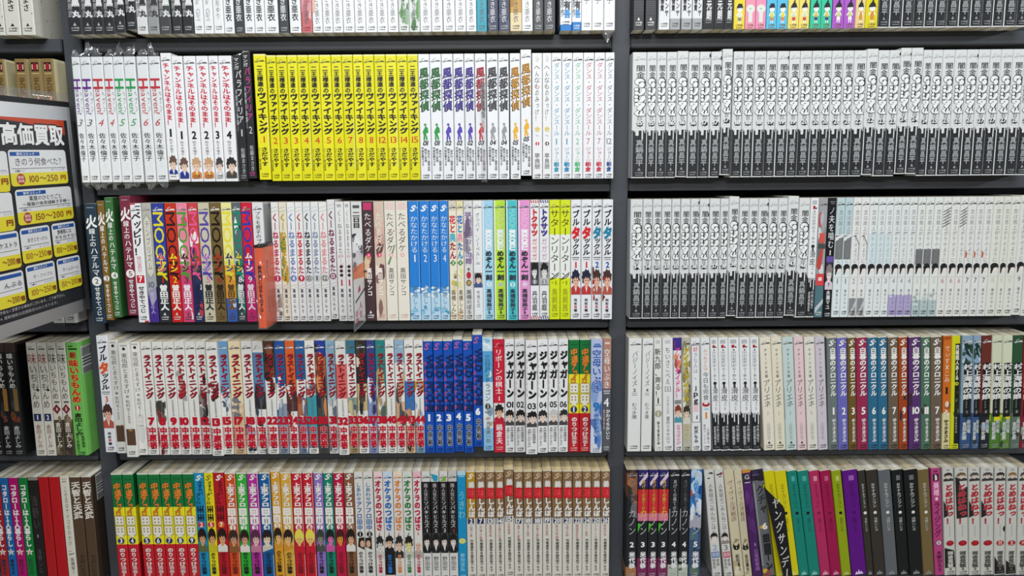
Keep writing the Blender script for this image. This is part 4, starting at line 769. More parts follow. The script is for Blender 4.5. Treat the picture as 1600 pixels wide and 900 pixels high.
def st_purple(b, n, k, *a):
    b.paper('4e2262'); b.zone(0, .03, 'c88a3c'); b.rect(.04, .13, .1, .85, '2c2a30'); b.num('G', .07, .04, 'b0b0b0', .5, .5, .03); b.rect(.115, .125, .2, .8, 'c0b0c8'); b.art(.2, .6, ['5a2c70', '421a54', '64307a'], 10); b.poly([(.55, .68), (.7, .70), (.55, .72)], 'c0a0d0'); b.txt('公道創術師', .74, .95, '9a6cac', u=.6, w=.5, wt=.02)
def st_grit(b, n, k, *a):
    b.paper('66686c'); b.zone(0, .10, '26222c'); b.art(.02, .1, ['3a2c50', '201c24', '5a4a70'], 5); b.rect(.12, .9, 0, .18, '8e9094'); b.blob(.155, .85, 3.4, 4.4, 'd8d82c'); b.txt('グチャ', .14, .42, '2c2e34', u=.6, w=.72, wt=.02, sl=.3); b.dot(.535, .35, 3, 'd89c2c'); b.num(n, .53, .055, 'eceae4', .62, .36, .05); b.rect(.69, .80, .35, .92, '26262a'); b.txt('銀コーン', .6, .95, '1e1e22', u=.62, w=.6, wt=.04); b.art(.9, .99, ['a83a2c', 'd8b040', '2c2c30'], 5)
PU = {'y': 'd4c80c', 't': '0f8070', 'p': 'b0285c', 'm': '9c0f48', 'l': '8fa00c', 'v': '5c0880', 'd': '35302a', 'g': '606468', 'b': '141618', 'o': '71603a'}
def st_plainpun(b, n, k, c):
    b.paper(PU[c]); b.zone(0, .008, 'd8d4bc'); lt = c in 'dgbo'; ink = 'b8b8b4' if lt else {'y': '9a9410', 't': '0a5c54', 'p': '7c1c44', 'm': '6e0a34', 'l': '5c6a0a', 'v': '44065c'}[c]
    b.rect(.06, .105, .40, .74, {'t': '4aa89c', 'p': 'd88aa0', 'm': 'c05a80', 'l': 'b8c460', 'v': '9a60b0', 'b': '6a6c70'}.get(c, PU[c])); b.txt('おやすみプンプン', .13, .36, ink, u=.55, w=.36, wt=.02, res=1); b.dot(.405, .55, 2.6, 'e0deda' if lt else '141414' if c in 'ytl' else ink); b.txt('浅野いにお', .45, .58, ink, u=.55, w=.3, wt=.01, res=1)
    for q in (-.16, .0, .16): b.poly([(.5+q-.12, .99), (.5+q+.12, .99), (.5+q, .945 if q == 0 else .96)], {'t': '8ac4b8', 'p': 'e0a8b8', 'm': 'd890a8', 'l': 'b8c070', 'v': 'e0d0e8', 'y': 'e4dc70'}.get(c, '8a8a88'))
def st_rise(b, n, k, *a):
    b.paper('b4427c'); b.rect(.025, .04, .3, .7, '6a1c48'); b.rect(.055, .12, .2, .8, '1c181a'); b.poly([(.4, .06), (.6, .07), (.65, .11), (.4, .115)], 'e8e0e0'); b.txt('美晴', .13, .26, 'e8b0cc', w=.62, wt=.04); b.ell(.285, .5, 2.6, 3, 'e8d0dc', 6); b.txt('ライジング', .31, .64, '5c1644', w=.74, wt=.02, sl=.2); b.dot(.695, .55, 5, '3a2430'); b.dot(.695, .55, 4.1, 'd8c0c8'); b.num(n, .695, .026, '3a2430', .55, .14); b.txt('木野ひろう', .77, .97, '4a1438', u=.55, w=.56, wt=.02)
def st_mese(b, n, k, *a):
    b.paper('c9c8c0'); b.num('マス', .025, .014, '3c3a38', .5, .3, .03)
    b.figure(.045, .125, ['2c2624', '6a5438', '4a4846', '4a4846', '2a2826', '8a6a3c', '4a4440'][k], 'd8c8b8', '3a3836', .52, .9)
    if k in (0, 1, 2, 3): b.poly([(0, .30), (.35, .36), (.5, .44), (0, .46)] if k != 1 else [(.02, .08), (.3, .10), (.5, .2), (1, .18), (1, .46), (.1, .47)], '241e1e')
    if k == 4: b.ell(.57, .95, 3, 5, '2a2624')
    b.otxt('とめはねっ！', .15, .52, 'b02434', 'c9c8c0', .01, u=.55, w=.72, wt=.05, sl=.2); b.tiny('うううううううう', .53, .64, '8a8880', .55, .16)
    b.ell(.70, .55, .34*b.w, 4.6, 'a41420', 12); b.blob(.695, .55, 3, 2.4, 'b8222c')
    if k > 3: b.num('四五六'[k-4], .70, .034, 'e0b0a8', .55, .3, .03)
    if k in (0,): b.poly([(0, .74), (.9, .77), (1, .93), (0, .93)], '1e1b1b')
    if k in (4, 5): b.poly([(0, .82 if k == 4 else .86), (.4, .89), (.9, .91), (1, .99), (.05, .99)], '1e1b1b')
    b.txt('河合克敏', .775, .93, '55534e' if k else 'c4c2ba', u=.55, w=.52, wt=.06); b.pub('6a6862', .97, True, .55)
# --- gold and speckled volumes of the bay at left
def st_gold(b, n, k, *a):
    b.paper('8c7344', 'dcd3ac'); b.rect(.028, .10, .18, .82, '241f1c'); b.ell(.064, .5, 3.4, 5.6, '9a1f26', 10); b.rect(.045, .085, .24, .32, 'd8ccb0'); b.rect(.045, .085, .68, .76, 'd8ccb0'); b.rect(.113, .121, .2, .86, 'c4ae7c')
    b.txt('史記', .14, .285, '3c2e1c', u=.54, w=.52, wt=.0); b.badge(n, .318, 3.4, 'b8582c', 'eee2c4', .56, .034); b.txt('横山光輝', .35, .46, '3c2e1c', u=.56, w=.3, wt=.04); b.pub('3c2e1c', .96)
def st_white(b, n, k, *a):
    b.paper('dcdcd8'); b.logo('666666'); b.txt('マイホーム', .1, .5, '444444', w=.6, wt=.0); b.txt('山本', .6, .8, '444444', w=.5); b.pub('555555', .955)

# ------------------------------------------------------------------ the books, shelf by shelf (columns of the photograph they span)
BOOKS = []
def run(row, org, st, desc, short, pairs, nums, args=(), grp=None, top=False, opt=None, **common):
    x0, s = org; opt = opt or {}
    for i, p in enumerate(zip(pairs[0::2], pairs[1::2])):
        n = nums[i] if isinstance(nums, (list, tuple)) else nums
        a = args[i] if args and isinstance(args, list) else args
        d = desc[i] if isinstance(desc, list) else desc
        sh = short[i] if isinstance(short, list) else short
        BOOKS.append(dict(row=row, a=x0+p[0]/s, b=x0+p[1]/s, st=st, desc=d, short=sh, n=str(n) if n is not None else None, k=i, args=a if isinstance(a, tuple) else (a,), grp=grp or sh, top=top, **{**common, **opt.get(i, {})}))
A = 5.3333; Q = 8.8889
# second shelf
run(2, (0, 2.813), st_gold, 'gold-brown comic numbered {n} with red and black emblem', 'gold-brown volumes', [-24, 17, 65, 119, 132, 184, 190, 242], [1, 2, 3, 4], grp='gold-brown comics above the price board', top=True, H=180)
run(2, (100, A), st_ribbon, 'bagged white comic with {c} turned lettering, number {n}', 'bagged white volumes', [140, 206, 209, 295, 298, 396, 400, 478, 480, 568, 571, 666, 677, 770, 774, 868], [3, 3, 4, 4, 5, 5, 6, 6],
    args=[('6a1a8c',), ('6a1a8c',), ('c83038',), ('c83038',), ('20a050',), ('20a050',), ('c82838',), ('c82838',)], cw=['purple', 'purple', 'red', 'red', 'green', 'green', 'red', 'red'], grp='bagged white comics on the second shelf')
run(2, (100, A), st_channel, ['white comic, crimson title, number {n}, figure in blue jacket']*2+['white comic, crimson title, number {n}, figure in orange jacket']*2+['white comic, crimson title, number {n}, pale dark-haired figure', 'white comic, crimson title, number {n}, dark animal face'], 'crimson-titled volumes', [873, 958, 961, 1052, 1059, 1158, 1162, 1260, 1264, 1341, 1344, 1452], [1, 1, 2, 2, 3, 4], opt={0: dict(dz=3, H=183.5)}, grp='white comics with crimson titles')
run(2, (100, A), st_para, ['black bagged comic with white vertical title, number {n}', 'black bagged comic with pink vertical title, number {n}'], 'black bagged volumes', [1464, 1534, 1538, 1606], [1, 2], opt={1: dict(dz=4)}, grp='black bagged comics')
run(2, (400, A), st_king, 'yellow comic, black title, small red number {n}, second shelf', 'yellow volumes', [30, 128, 135, 214, 216, 302, 304, 386, 387, 474, 475, 566, 567, 661, 663, 747, 748, 838, 840, 923, 925, 1011, 1013, 1105, 1107, 1195, 1196, 1283, 1284, 1371], [1, 2, 3, 3, 4, 4, 5, 6, 7, 8, 11, 12, 13, 14, 15], grp='yellow comics on the second shelf', opt={0: dict(dz=2)})
run(2, (400, A), st_wind, ['white comic, bold green title, striding green figure, number {n}']*2+['white comic, bold violet title, striding violet figure, number {n}']*3+['white comic, bold red title, striding red figure, number {n}']+['white comic, bold grey title, striding grey figure, number {n}']*2+['white comic, bold amber title, striding amber figure, number {n}', 'white comic raised above its row, amber title and figure, number {n}'], 'figure-spined volumes',
    [1373, 1465, 1467, 1561, 1563, 1655, 1658, 1745, 1748, 1831, 1835, 1924, 1930, 2023, 2026, 2113, 2121, 2206, 2209, 2297], ['01', '01', '02', '02', '02', '03', '04', '04', '05', '05'], grp='white comics with a striding figure', opt={9: dict(dz=5)})
run(2, (700, A), st_chick, ['white comic with thin title, yellow chick and red number badge', 'white comic with thin title, yellow chick and brown number badge'], 'chick-spined volumes', [703, 786, 788, 863], [1, 4], grp='white comics with a yellow chick')
run(2, (700, A), st_dance, ['white comic with thin teal-blue angular title, number {n}']*2+['white comic with thin green angular title, number {n}']+['white comic with thin pink-red angular title, number {n}']*2+['white comic with thin grey-navy angular title, number {n}, beside the upright'], 'thin-titled volumes', [864, 947, 949, 1037, 1039, 1127, 1129, 1218, 1221, 1309, 1311, 1388], [1, 1, 2, 7, 7, 12],
    args=[('3a9ab8', '3a9ab8'), ('3a8ac0', '2a90c0'), ('5abc7c', '5abc7c'), ('d04a68', 'd03850'), ('c8586c', 'd04058'), ('6a7280', '3a5490')], grp='white comics with thin angular titles')
run(2, (980, A), st_drip, 'white comic with black dripping lower spine, number {n}, second shelf', 'drip-spined volumes',
    [6, 127, 128, 213, 214, 297, 299, 387, 388, 484, 486, 578, 580, 671, 673, 761, 765, 849, 856, 938, 940, 1025, 1027, 1123, 1125, 1213, 1215, 1309, 1311, 1399, 1400, 1496, 1498, 1580], [15, 15, 15, 16, 16, 16, 17, 17, 17, 18, 18, 18, 19, 19, 19, 20, 20], grp='black-dripped white comics on the second shelf', opt={4: dict(dz=1), 8: dict(dz=3.5)})
run(2, (1260, Q), st_drip, 'white comic with black dripping lower spine, number {n}, second shelf', 'drip-spined volumes',
    [143, 273, 275, 428, 430, 574, 576, 749, 752, 906, 908, 1056, 1058, 1208, 1210, 1356, 1358, 1518, 1519, 1636, 1638, 1782, 1784, 1946, 1948, 2110, 2112, 2264, 2266, 2424, 2426, 2574, 2576, 2733, 2735, 2892, 2894, 3040], [20, 21, 21, 22, 22, 23, 23, 24, 24, 24, 25, 25, 25, 26, 27, 27, 27, 28, 28], grp='black-dripped white comics on the second shelf', opt={4: dict(dz=2), 7: dict(dz=3), 8: dict(dz=3)})
# third shelf
run(3, (0, 4.5), st_white, ['white comic mostly hidden behind the price board, two from the upright', 'white comic beneath the price board, standing against the upright'], 'white volumes under the price board', [395, 480, 484, 570], [1, 2], grp='white comics under the price board')
run(3, (130, A), st_line, ['dark navy comic with white brush title, circled number {n}', 'mustard-brown comic with white brush title, circled number {n}', 'green comic raised above its row, white title, circled number {n}', 'maroon comic raised above its row, white title, circled number {n}'], 'white-brush-titled volumes', [92, 187, 192, 252, 254, 322, 375, 462], [2, 3, 4, 5], args=['22384a', '7c5e26', '3a6e3c', '7c2a42'], grp='dark comics with white brush titles', opt={0: dict(dy=-4), 1: dict(dz=4, dy=-1), 2: dict(dz=8, H=183), 3: dict(dz=11)})
run(3, (130, A), st_brush, 'white comic with slanting black brush title and red box 7', 'brush-titled volume', [463, 552], [7])
run(3, (130, A), st_prism, 'grey comic with pale plaque title and violet foot, number 10', 'violet-footed volume', [555, 633], [10])
run(3, (130, A), st_moon, ['navy comic with yellow scrawl lettering and red number {n}', 'red comic with dark scrawl lettering and yellow number {n}', 'pink comic with green scrawl lettering, number {n}', 'red, white and navy comic with pink scrawl lettering, number {n}', 'cream comic with violet scrawl lettering, number {n}', 'olive-brown comic with black scrawl lettering, number {n}', 'pale yellow and blue comic with yellow scrawl lettering, number {n}', 'dark grey comic with teal scrawl lettering, number {n}', 'red and magenta comic with blue scrawl lettering, number {n}'], 'scrawl-lettered volumes', [638, 736, 741, 834, 836, 928, 931, 1011, 1014, 1107, 1109, 1200, 1202, 1290, 1291, 1365, 1366, 1452], [1, 2, 3, 4, 5, 6, 7, 8, 9], grp='bright comics with scrawled lettering')
run(3, (385, 5.8), st_plamo, 'white comic half hidden by the orange case', 'white volume behind the orange case', [105, 202], [1])
run(3, (400, A), st_nap, ['cream comic with crimson handwritten title, dot numbered {n}', 'olive and gold comic with handwritten title, dot numbered {n}', 'white comic with sky-blue handwritten title, dot numbered {n}', 'white comic with red handwritten title, dot numbered {n}', 'white comic with navy handwritten title, ringed number {n}', 'white comic with grey-blue handwritten title, ringed number {n}', 'white comic with salmon handwritten title, ringed number {n}', 'grey-white comic with plum handwritten title, dot numbered {n}'], 'handwritten-title volumes', [170, 231, 233, 297, 299, 364, 366, 427, 429, 491, 493, 557, 559, 625, 627, 689], [1, 2, 4, 9, 10, 11, 12, 13], grp='slim comics with handwritten titles', opt={7: dict(dz=3)})
run(3, (400, A), st_nap2, ['white comic with three brown dots, beside the plum-titled volume', 'white comic with three brown dots, beside the acrylic divider'], 'brown-dotted volumes', [693, 764, 766, 818], [1, 1], grp='white comics with three brown dots')
run(3, (400, A), st_feb, 'grey and white comic standing behind the clear acrylic divider', 'volume behind the acrylic divider', [822, 912], [1])
run(3, (400, A), st_take, ['dark brown comic with white title and pink dot', 'beige and brown illustrated comic with pale title', 'cream comic with dark thin title and green stalk', 'cream comic with dark thin title, beside the bright blue run'], 'mushroom-toned volumes', [915, 1003, 1006, 1092, 1094, 1186, 1188, 1286], [1, 2, 3, 4], grp='brown and cream comics')
run(3, (400, A), st_blue, 'bright blue comic with clouds and white title, number {n}', 'bright blue volumes', [1289, 1378, 1379, 1461, 1462, 1541, 1542, 1617], [1, 2, 3, 4], grp='bright blue comics')
run(3, (680, A), st_flower, ['pale comic with red and pink title, green diamond 3', 'pale comic with blue title, green diamond 4'], 'green-diamond volumes', [127, 190, 191, 247], [3, 4], grp='comics with a green diamond')
run(3, (680, A), st_mad, 'grey comic with violet painted title and red emblem 8', 'red-emblem volume', [249, 323], [8])
run(3, (680, A), st_bye, 'white comic with small dark-haired portrait mid-spine', 'portrait volume', [325, 402], [1])
run(3, (680, A), st_ikk, ['sky-blue comic with white block lettering, number {n}', 'lime-green comic with white block lettering, number {n}', 'turquoise comic with white block lettering, number {n}', 'pink comic with white block lettering, number {n}'], 'block-lettered volumes', [401, 493, 495, 592, 596, 689, 694, 791], [9, 10, 11, 12], grp='pastel comics with block lettering', opt={2: dict(dy=-4), 3: dict(dy=-2)})
run(3, (680, A), st_tok, ['white comic with red title and red-striped ends', 'white comic with violet title and navy-striped ends'], 'stripe-ended volumes', [793, 868, 870, 950], [1, 2], args=['d03038', '3c3488'], grp='white comics with striped ends')
run(3, (680, A), st_sat, ['lime-yellow and white comic beside the navy-striped volume', 'lime-yellow and white comic beside the red-clad man volumes'], 'lime-yellow volumes', [952, 1042, 1044, 1132], [1, 1], grp='lime-yellow and white comics')
run(3, (680, A), st_bull, ['white comic, black title with red middle character, number {n}']*2+['white comic, black title with teal middle character, number {n}']*2, 'red-clad-man volumes', [1134, 1221, 1223, 1314, 1316, 1400, 1403, 1493], [1, 1, 2, 2], grp='white comics with a red-clad man', opt={3: dict(dy=-3)})
run(3, (970, A), st_drip, 'white comic with black dripping lower spine, number {n}, third shelf', 'drip-spined volumes', [44, 149, 151, 232, 234, 310, 312, 395, 397, 471, 474, 556, 558, 631, 633, 713, 715, 801, 803, 871, 873, 956, 958, 1037, 1038, 1112, 1113, 1196, 1198, 1274, 1275, 1353, 1355, 1443, 1445, 1535], [34, 34, 35, 35, 35, 36, 36, 36, 37, 38, 38, 38, 40, 41, 42, 42, 43, 46], grp='black-dripped white comics on the third shelf', opt={10: dict(dz=3), 16: dict(dz=3)})
run(3, (1250, Q), st_suit, 'white comic with red stamp and black dripping foot, number 4, third shelf', 'stamped volume', [74, 188], [4])
run(3, (1250, Q), st_street, 'grey and teal comic printed with a red street scene', 'street-scene volume', [189, 311], [1])
run(3, (1250, Q), st_bite, 'black comic with white title and purple-clad portrait', 'black portrait volume', [314, 430], [1])
run(3, (1250, Q), st_rain, 'pale slim comic with dark-haired head mid-spine, number {n}', 'dark-haired-head volumes', [431, 547, 548, 657, 658, 770, 771, 881, 882, 1001, 1002, 1104, 1105, 1209, 1210, 1320, 1322, 1424, 1425, 1535, 1539, 1645, 1648, 1759, 1762, 1879, 1881, 1997, 1999, 2114, 2115, 2219, 2221, 2338, 2340, 2444, 2446, 2565, 2566, 2704, 2705, 2805, 2806, 2933, 2934, 3056, 3058, 3170], [1, 1, 2, 2, 3, 3, 3, 4, 4, 4, 5, 5, 5, 6, 6, 6, 7, 7, 7, 8, 8, 8, 9, 9], grp='pale comics with a dark-haired head', opt={22: dict(dz=1.5)})
# fourth shelf
run(4, (0, A), st_taste, ['dark comic with white title at the edge of the photo', 'black comic with white title and amber strip, among dark volumes', 'charcoal comic with white title, beside the cream volumes'], 'dark white-titled volumes', [-44, 38, 40, 120, 122, 208], [4, 5, 6], grp='dark comics with white titles')
run(4, (0, A), st_taste2, ['cream comic with red-brown title and navy box 1', 'cream comic with red-brown title and navy box 2', 'cream comic with dark title and maroon diamond 4', 'cream comic with dark title and maroon diamond, beside the green volume'], 'cream volumes', [304, 389, 391, 472, 474, 549, 551, 628], [1, 2, 4, 5], grp='cream comics with brush titles')
run(4, (0, A), st_green, 'bright green comic with red title and barcode sticker', 'bright green volume', [630, 738], [1], sticker='green')
run(4, (150, 4.09), st_bull, 'white comic with red-orange middle character, number 3, against the upright', 'red-clad-man volume', [55, 128], [3], opt={0: dict(dz=5, H=187)})
run(4, (0, A), st_turn, ['white comic with brown block at foot, numbered 1', 'white comic with brown block at foot, numbered 2', 'white comic with a pale cat at its foot'], 'slim-lettered white volumes', [967, 1050, 1052, 1146, 1149, 1232], [1, 2, 3], grp='white comics with slim lettering', opt={0: dict(dz=3), 1: dict(dy=-9)})
LD = {'7': 'plain white', '8': 'white and dark olive', '9': 'plain white', '10': 'white and grey', '11': 'plain white', '12': 'white and maroon', '13': 'white, dark-banded', '15': 'blue-topped', '17': 'cream', '18': 'white, violet-footed', '19': 'blue and black', '22': 'brown-topped', '23': 'navy-topped', '24': 'orange-topped', '25': 'blue and brown', '26': 'white and teal', '30': 'copper-brown', '31': 'pale blue', '32': 'white and rose', '33': 'grey-green', '36': 'black-topped', '37': 'violet-blue', '38': 'teal-topped', '40': 'plain white', '41': 'pale blue and tan', '43': 'white and blue', '44': 'white and amber'}
_n = list(LD)
run(4, (0, A), st_last, [LD[x]+' comic with slanted red title, big red number {n}' for x in _n], 'red-titled volumes', [1234, 1324, 1328, 1417, 1419, 1510, 1511, 1597, 1598, 1686, 1687, 1768, 1770, 1864, 1865, 1950, 1952, 2054, 2056, 2147, 2148, 2237, 2239, 2327, 2328, 2412, 2414, 2494, 2496, 2574, 2576, 2657, 2659, 2744, 2746, 2824, 2826, 2910, 2913, 2992, 2994, 3078, 3079, 3151, 3153, 3231, 3233, 3307, 3309, 3387, 3389, 3465, 3467, 3545], _n, grp='comics with slanted red titles', opt={6: dict(dy=-6), 18: dict(dy=-6)})
run(4, (550, A), st_pitch, ['royal blue comic with dark slanting lettering, white number {n}']*5+['royal blue comic raised above its row, white number {n}'], 'royal blue volumes', [613, 691, 694, 773, 775, 855, 857, 934, 936, 1014, 1016, 1094], [1, 2, 3, 4, 5, 6], grp='royal blue comics', opt={3: dict(dz=2), 5: dict(dz=9.5)})
run(4, (550, A), st_crescent, 'sky-blue comic with a yellow crescent', 'crescent volume', [1096, 1181], [1], opt={0: dict(dz=3)})
run(4, (550, A), st_shogi, 'crimson comic with white title and man in red', 'crimson volume', [1185, 1275], [1])
run(4, (550, A), st_jag, 'white comic with heavy black block title, number {n}', 'block-titled volumes', [1277, 1358, 1360, 1446, 1449, 1546, 1548, 1633, 1635, 1718, 1720, 1802], ['01', '02', '03', '04', '05', '06'], grp='white comics with black block titles', opt={2: dict(dy=-9), 3: dict(dy=-3)})
run(4, (720, A), st_goout, 'green, yellow and red comic, blue disc {n}, fourth shelf', 'green-yellow-red volumes', [899, 988, 990, 1081], [1, 2], grp='green, yellow and red comics')
run(4, (720, A), st_carrier, ['pale blue comic with blue sea scene', 'brown and grey comic with white title, number 4, against the upright'], 'sea-scene volumes', [1083, 1181, 1183, 1253], ['9', '4'], grp='comics beside the fourth-shelf upright', opt={0: dict(dy=-5)})
run(4, (960, A), st_bgm, ['plain white comic with thin title, number {n}, beside the upright', 'plain white comic with thin title, number {n}'], 'thin-lettered white volumes', [86, 199, 204, 297], [2, 4], grp='plain white comics with thin titles')
run(4, (960, A), st_brave, 'white comic with calligraphy title and beige disc', 'calligraphy volume', [299, 392], [1], lean=1.5)
run(4, (960, A), st_coco, 'white comic with small boxed character under its title', 'boxed-character volume', [396, 487], [2], lean=1.5)
run(4, (960, A), st_idol, 'white comic with pink title and violet top', 'pink-titled volume', [488, 566], [1], lean=2)
run(4, (960, A), st_idol2, 'khaki comic with gold title and dark-haired figure', 'gold-titled volume', [568, 642], [2], lean=2)
run(4, (960, A), st_jpg, 'white comic whose title stands in a black outline frame', 'framed-title volume', [643, 722], [1], lean=2)
run(4, (960, A), st_eat, 'white comic with red bowl-shaped mark and orange 1', 'red-bowl volume', [723, 807], [1], lean=2.5)
run(4, (960, A), st_suit, 'white comic, red stamp, black dripping foot, number {n}, fourth shelf', 'red-stamped volumes', [809, 885, 887, 967, 968, 1058, 1060, 1144, 1147, 1220], [1, 1, 2, 3, 5], grp='red-stamped comics on the fourth shelf', lean=3.2)
run(4, (960, A), st_moonlet, ['cream comic with thin slanting title, numbered 1', 'warm cream comic with thin slanting title, numbered 2', 'mint comic with thin slanting title', 'pale pink comic with thin slanting title', 'cream-white comic with thin slanting title, between pink and lilac', 'lilac comic with thin slanting title'], 'pastel volumes', [1223, 1338, 1340, 1428, 1430, 1522, 1526, 1604, 1610, 1697, 1699, 1780], [1, 2, 3, 4, 5, 6], grp='pastel comics with thin titles', lean=4.6)
run(4, (1240, Q), st_chron, ['grey-green comic with white title, large number 1', 'periwinkle comic with white title, large number 2', 'olive comic with white title, large number 3', 'magenta comic with white title, large number 5', 'teal-blue comic with white title, number 6', 'teal-blue comic with white title, number 6', 'taupe comic with white title, number 7, beside teal-blue', 'rust-orange comic with white title, large number 9', 'wide purple comic with white title, large number 10', 'forest-green comic with white title, large number 11', 'taupe comic with white title, number 7, beside plain orange'], 'white-titled coloured volumes', [483, 617, 619, 760, 764, 880, 883, 1036, 1038, 1173, 1175, 1308, 1316, 1456, 1460, 1585, 1600, 1765, 1767, 1896, 1899, 2054], [1, 2, 3, 5, 6, 6, 7, 9, 10, 11, 7], grp='coloured comics with white titles', lean=3.9)
run(4, (1420, Q), st_dis, 'orange comic with cream foot and face', 'orange volume', [456, 567], [1], lean=3.2)
run(4, (1420, Q), st_yell, 'acid yellow comic with black panel, number 10', 'acid yellow volume', [570, 688], [10], lean=3.2)
run(4, (1420, Q), st_pirate, ['blue palm-tree comic with black title panel, beside acid yellow', 'blue palm-tree comic with black title panel, beside dark red', 'dark red-topped comic with black title panel', 'pale-topped comic with black title panel, yellow band and green foot, beside dark red', 'pale-topped comic with black title panel, yellow band and green foot, beside green', 'green comic with black title panel', 'crimson comic at the photo edge, fourth shelf'], 'black-panel volumes', [705, 855, 860, 968, 971, 1112, 1114, 1256, 1258, 1397, 1400, 1537, 1540, 1670], [1, 2, 3, 4, 4, 5, 6], grp='comics with black title panels', lean=3)
# lowest shelf in view, measured along the tops
run(5, (0, 4.5), st_kota, ['red comic with white star at the photo edge', 'blue comic with white title and star', 'magenta comic with white title and star', 'green comic with white title and star'], 'star volumes', [-68, -8, -6, 50, 53, 119, 122, 187], [1, 2, 3, 4], args=['a02028', '1464a4', 'b0086a', '0c7a34'], grp='bright comics with a white star', top=True, H=176)
run(5, (0, 4.5), st_asano, 'black comic with grey title beside the green star volume', 'black volume', [190, 262], [1], top=True, H=177)
run(5, (0, 4.5), st_plain, ['plain red comic beside black', 'plain red comic beside the narrow cream volume'], 'plain red volumes', [266, 339, 343, 420], [1, 2], args=['b0161c', 'b4141c'], grp='plain red comics', top=True, H=177)
run(5, (0, 4.5), st_cream, 'narrow cream comic with grey lettering beside brown volumes', 'narrow cream volume', [424, 492], [1], top=True, H=179)
run(5, (0, 4.5), st_tenji, ['brown comic with white brush title beside narrow cream', 'brown comic with white brush title and back-cover sticker'], 'brown volumes', [496, 576, 580, 656], [1, 2], grp='brown comics with white brush titles', top=True, H=178, opt={1: dict(sticker='grey')})
run(5, (0, 4.5), st_goout, 'green, yellow and red comic, blue disc {n}, lowest shelf', 'green-yellow-red volumes', [774, 852, 855, 930, 957, 1036, 1038, 1117, 1119, 1193, 1194, 1276, 1278, 1356], [3, 4, 5, 6, 7, 8, 9], grp='green, yellow and red comics', top=True)
run(5, (280, 4.5), st_drift, ['turquoise-blue comic with black brush title, red disc {n}', 'bright yellow comic with black brush title, red disc {n}', 'dark red comic with black brush title, orange disc {n}'], 'brush-title volumes', [96, 167, 169, 233, 235, 311], [2, 5, 7], top=True, grp='comics with black brush titles')
_af = [1, 2, 3, 4, 5, 5, 6, 6, 7, 8, 9, 10]
_ac = ['orange', 'green', 'magenta', 'deep blue', 'amber', 'bagged pale amber', 'red', 'red', 'lilac', 'teal', 'crimson', 'brown']
run(5, (280, 4.5), st_afro, [c+' comic with white boxed title, number {n}, curly-haired portrait' for c in _ac], 'boxed-title volumes', [314, 392, 394, 469, 471, 551, 553, 635, 637, 703, 705, 782, 784, 859, 861, 936, 939, 1005, 1007, 1076, 1078, 1150, 1152, 1223], _af, top=True, grp='bright comics with boxed titles', opt={4: dict(dz=3)})
run(5, (280, 4.5), st_happy, 'white comic with blue title, black disc {n}', 'blue-titled white volumes', [1225, 1287, 1288, 1357], [1, 2], top=True, grp='white comics with blue titles')
run(5, (550, 4.5), st_okera, ['white comic with crimson bold title, beside the blue-titled ones', 'white comic with blue bold title and black foot', 'white comic with orange bold title', 'white comic with green bold title', 'white comic with crimson bold title, beside black-and-white'], 'bold-titled white volumes', [147, 211, 212, 282, 284, 350, 351, 420, 423, 483], [1, 2, 3, 4, 5], args=['b8123c', '2468b4', 'd8803c', '2a7a3c', 'c0143c'], top=True, grp='white comics with bold coloured titles')
run(5, (550, 4.5), st_hills, 'black and white comic with suited portrait, number {n}', 'black-and-white volumes', [485, 546, 548, 608, 610, 670, 672, 734], [1, 2, 3, 4], top=True, grp='black and white comics with a suited portrait')
run(5, (550, 4.5), st_float, 'clear blue comic with yellow ring', 'clear blue volume', [736, 798], [1], top=True)
run(5, (710, 4.5), st_gourmet, ['mustard-topped comic with red brush square, navy box {n}']+['brown-topped comic with red brush square, navy box {n}']*14, 'brown-topped volumes', [80, 144, 146, 214, 216, 282, 284, 345, 347, 414, 416, 481, 483, 548, 550, 617, 619, 682, 685, 758, 760, 830, 832, 900, 901, 965, 966, 1030, 1032, 1096], [2, 7, 13, 14, 15, 17, 18, 18, 19, 20, 21, 22, 24, 25, 26], top=True, grp='brown-topped comics with a red square', opt={4: dict(dz=4), 8: dict(dz=1)}, yellow=True)
run(5, (960, 4.5), st_canon, ['dark comic with brown portrait, number {n}, beside the upright']+['black comic with violet, red and pink upper spine, number {n}']*3+['black comic with grey title, pale foot, number {n}']*2+['blue watercolour comic, white number {n}'], 'dark painted volumes', [84, 163, 165, 240, 242, 311, 313, 386, 388, 462, 465, 535, 538, 622], [2, 3, 3, 3, 4, 4, 5], top=True, grp='dark painted comics')
run(5, (960, 4.5), st_dinner, ['grey-white comic with blue block at foot, number {n}', 'grey-white comic with red block at foot, number {n}'], 'grey-white volumes', [628, 697, 700, 762], [2, 3], top=True, grp='grey-white leaning comics', opt={0: dict(lean=6), 1: dict(lean=7)})
run(5, (960, 4.5), st_tour, ['tan comic with black cat disc, beside grey-white', 'tan comic with black cat disc, beside purple'], 'tan volumes', [765, 835, 838, 892], [1, 2], top=True, grp='tan comics with a black cat disc', lean=7.6)
run(5, (960, 4.5), st_purple, 'leaning purple comic beside the tan volumes', 'purple volume', [893, 956], [1], top=True, lean=8)
run(5, (960, 4.5), st_grit, 'leaning grey comic with yellow splash, white 6', 'grey splash volume', [958, 1044], [6], top=True, lean=8.4)
PD = dict(y='yellow', t='teal', p='rose-pink', m='magenta', l='lime-green', v='violet', d='dark brown', g='grey', b='black', o='olive-brown')
def pl(c, x): return 'plain '+PD[c]+' leaning comic'+x
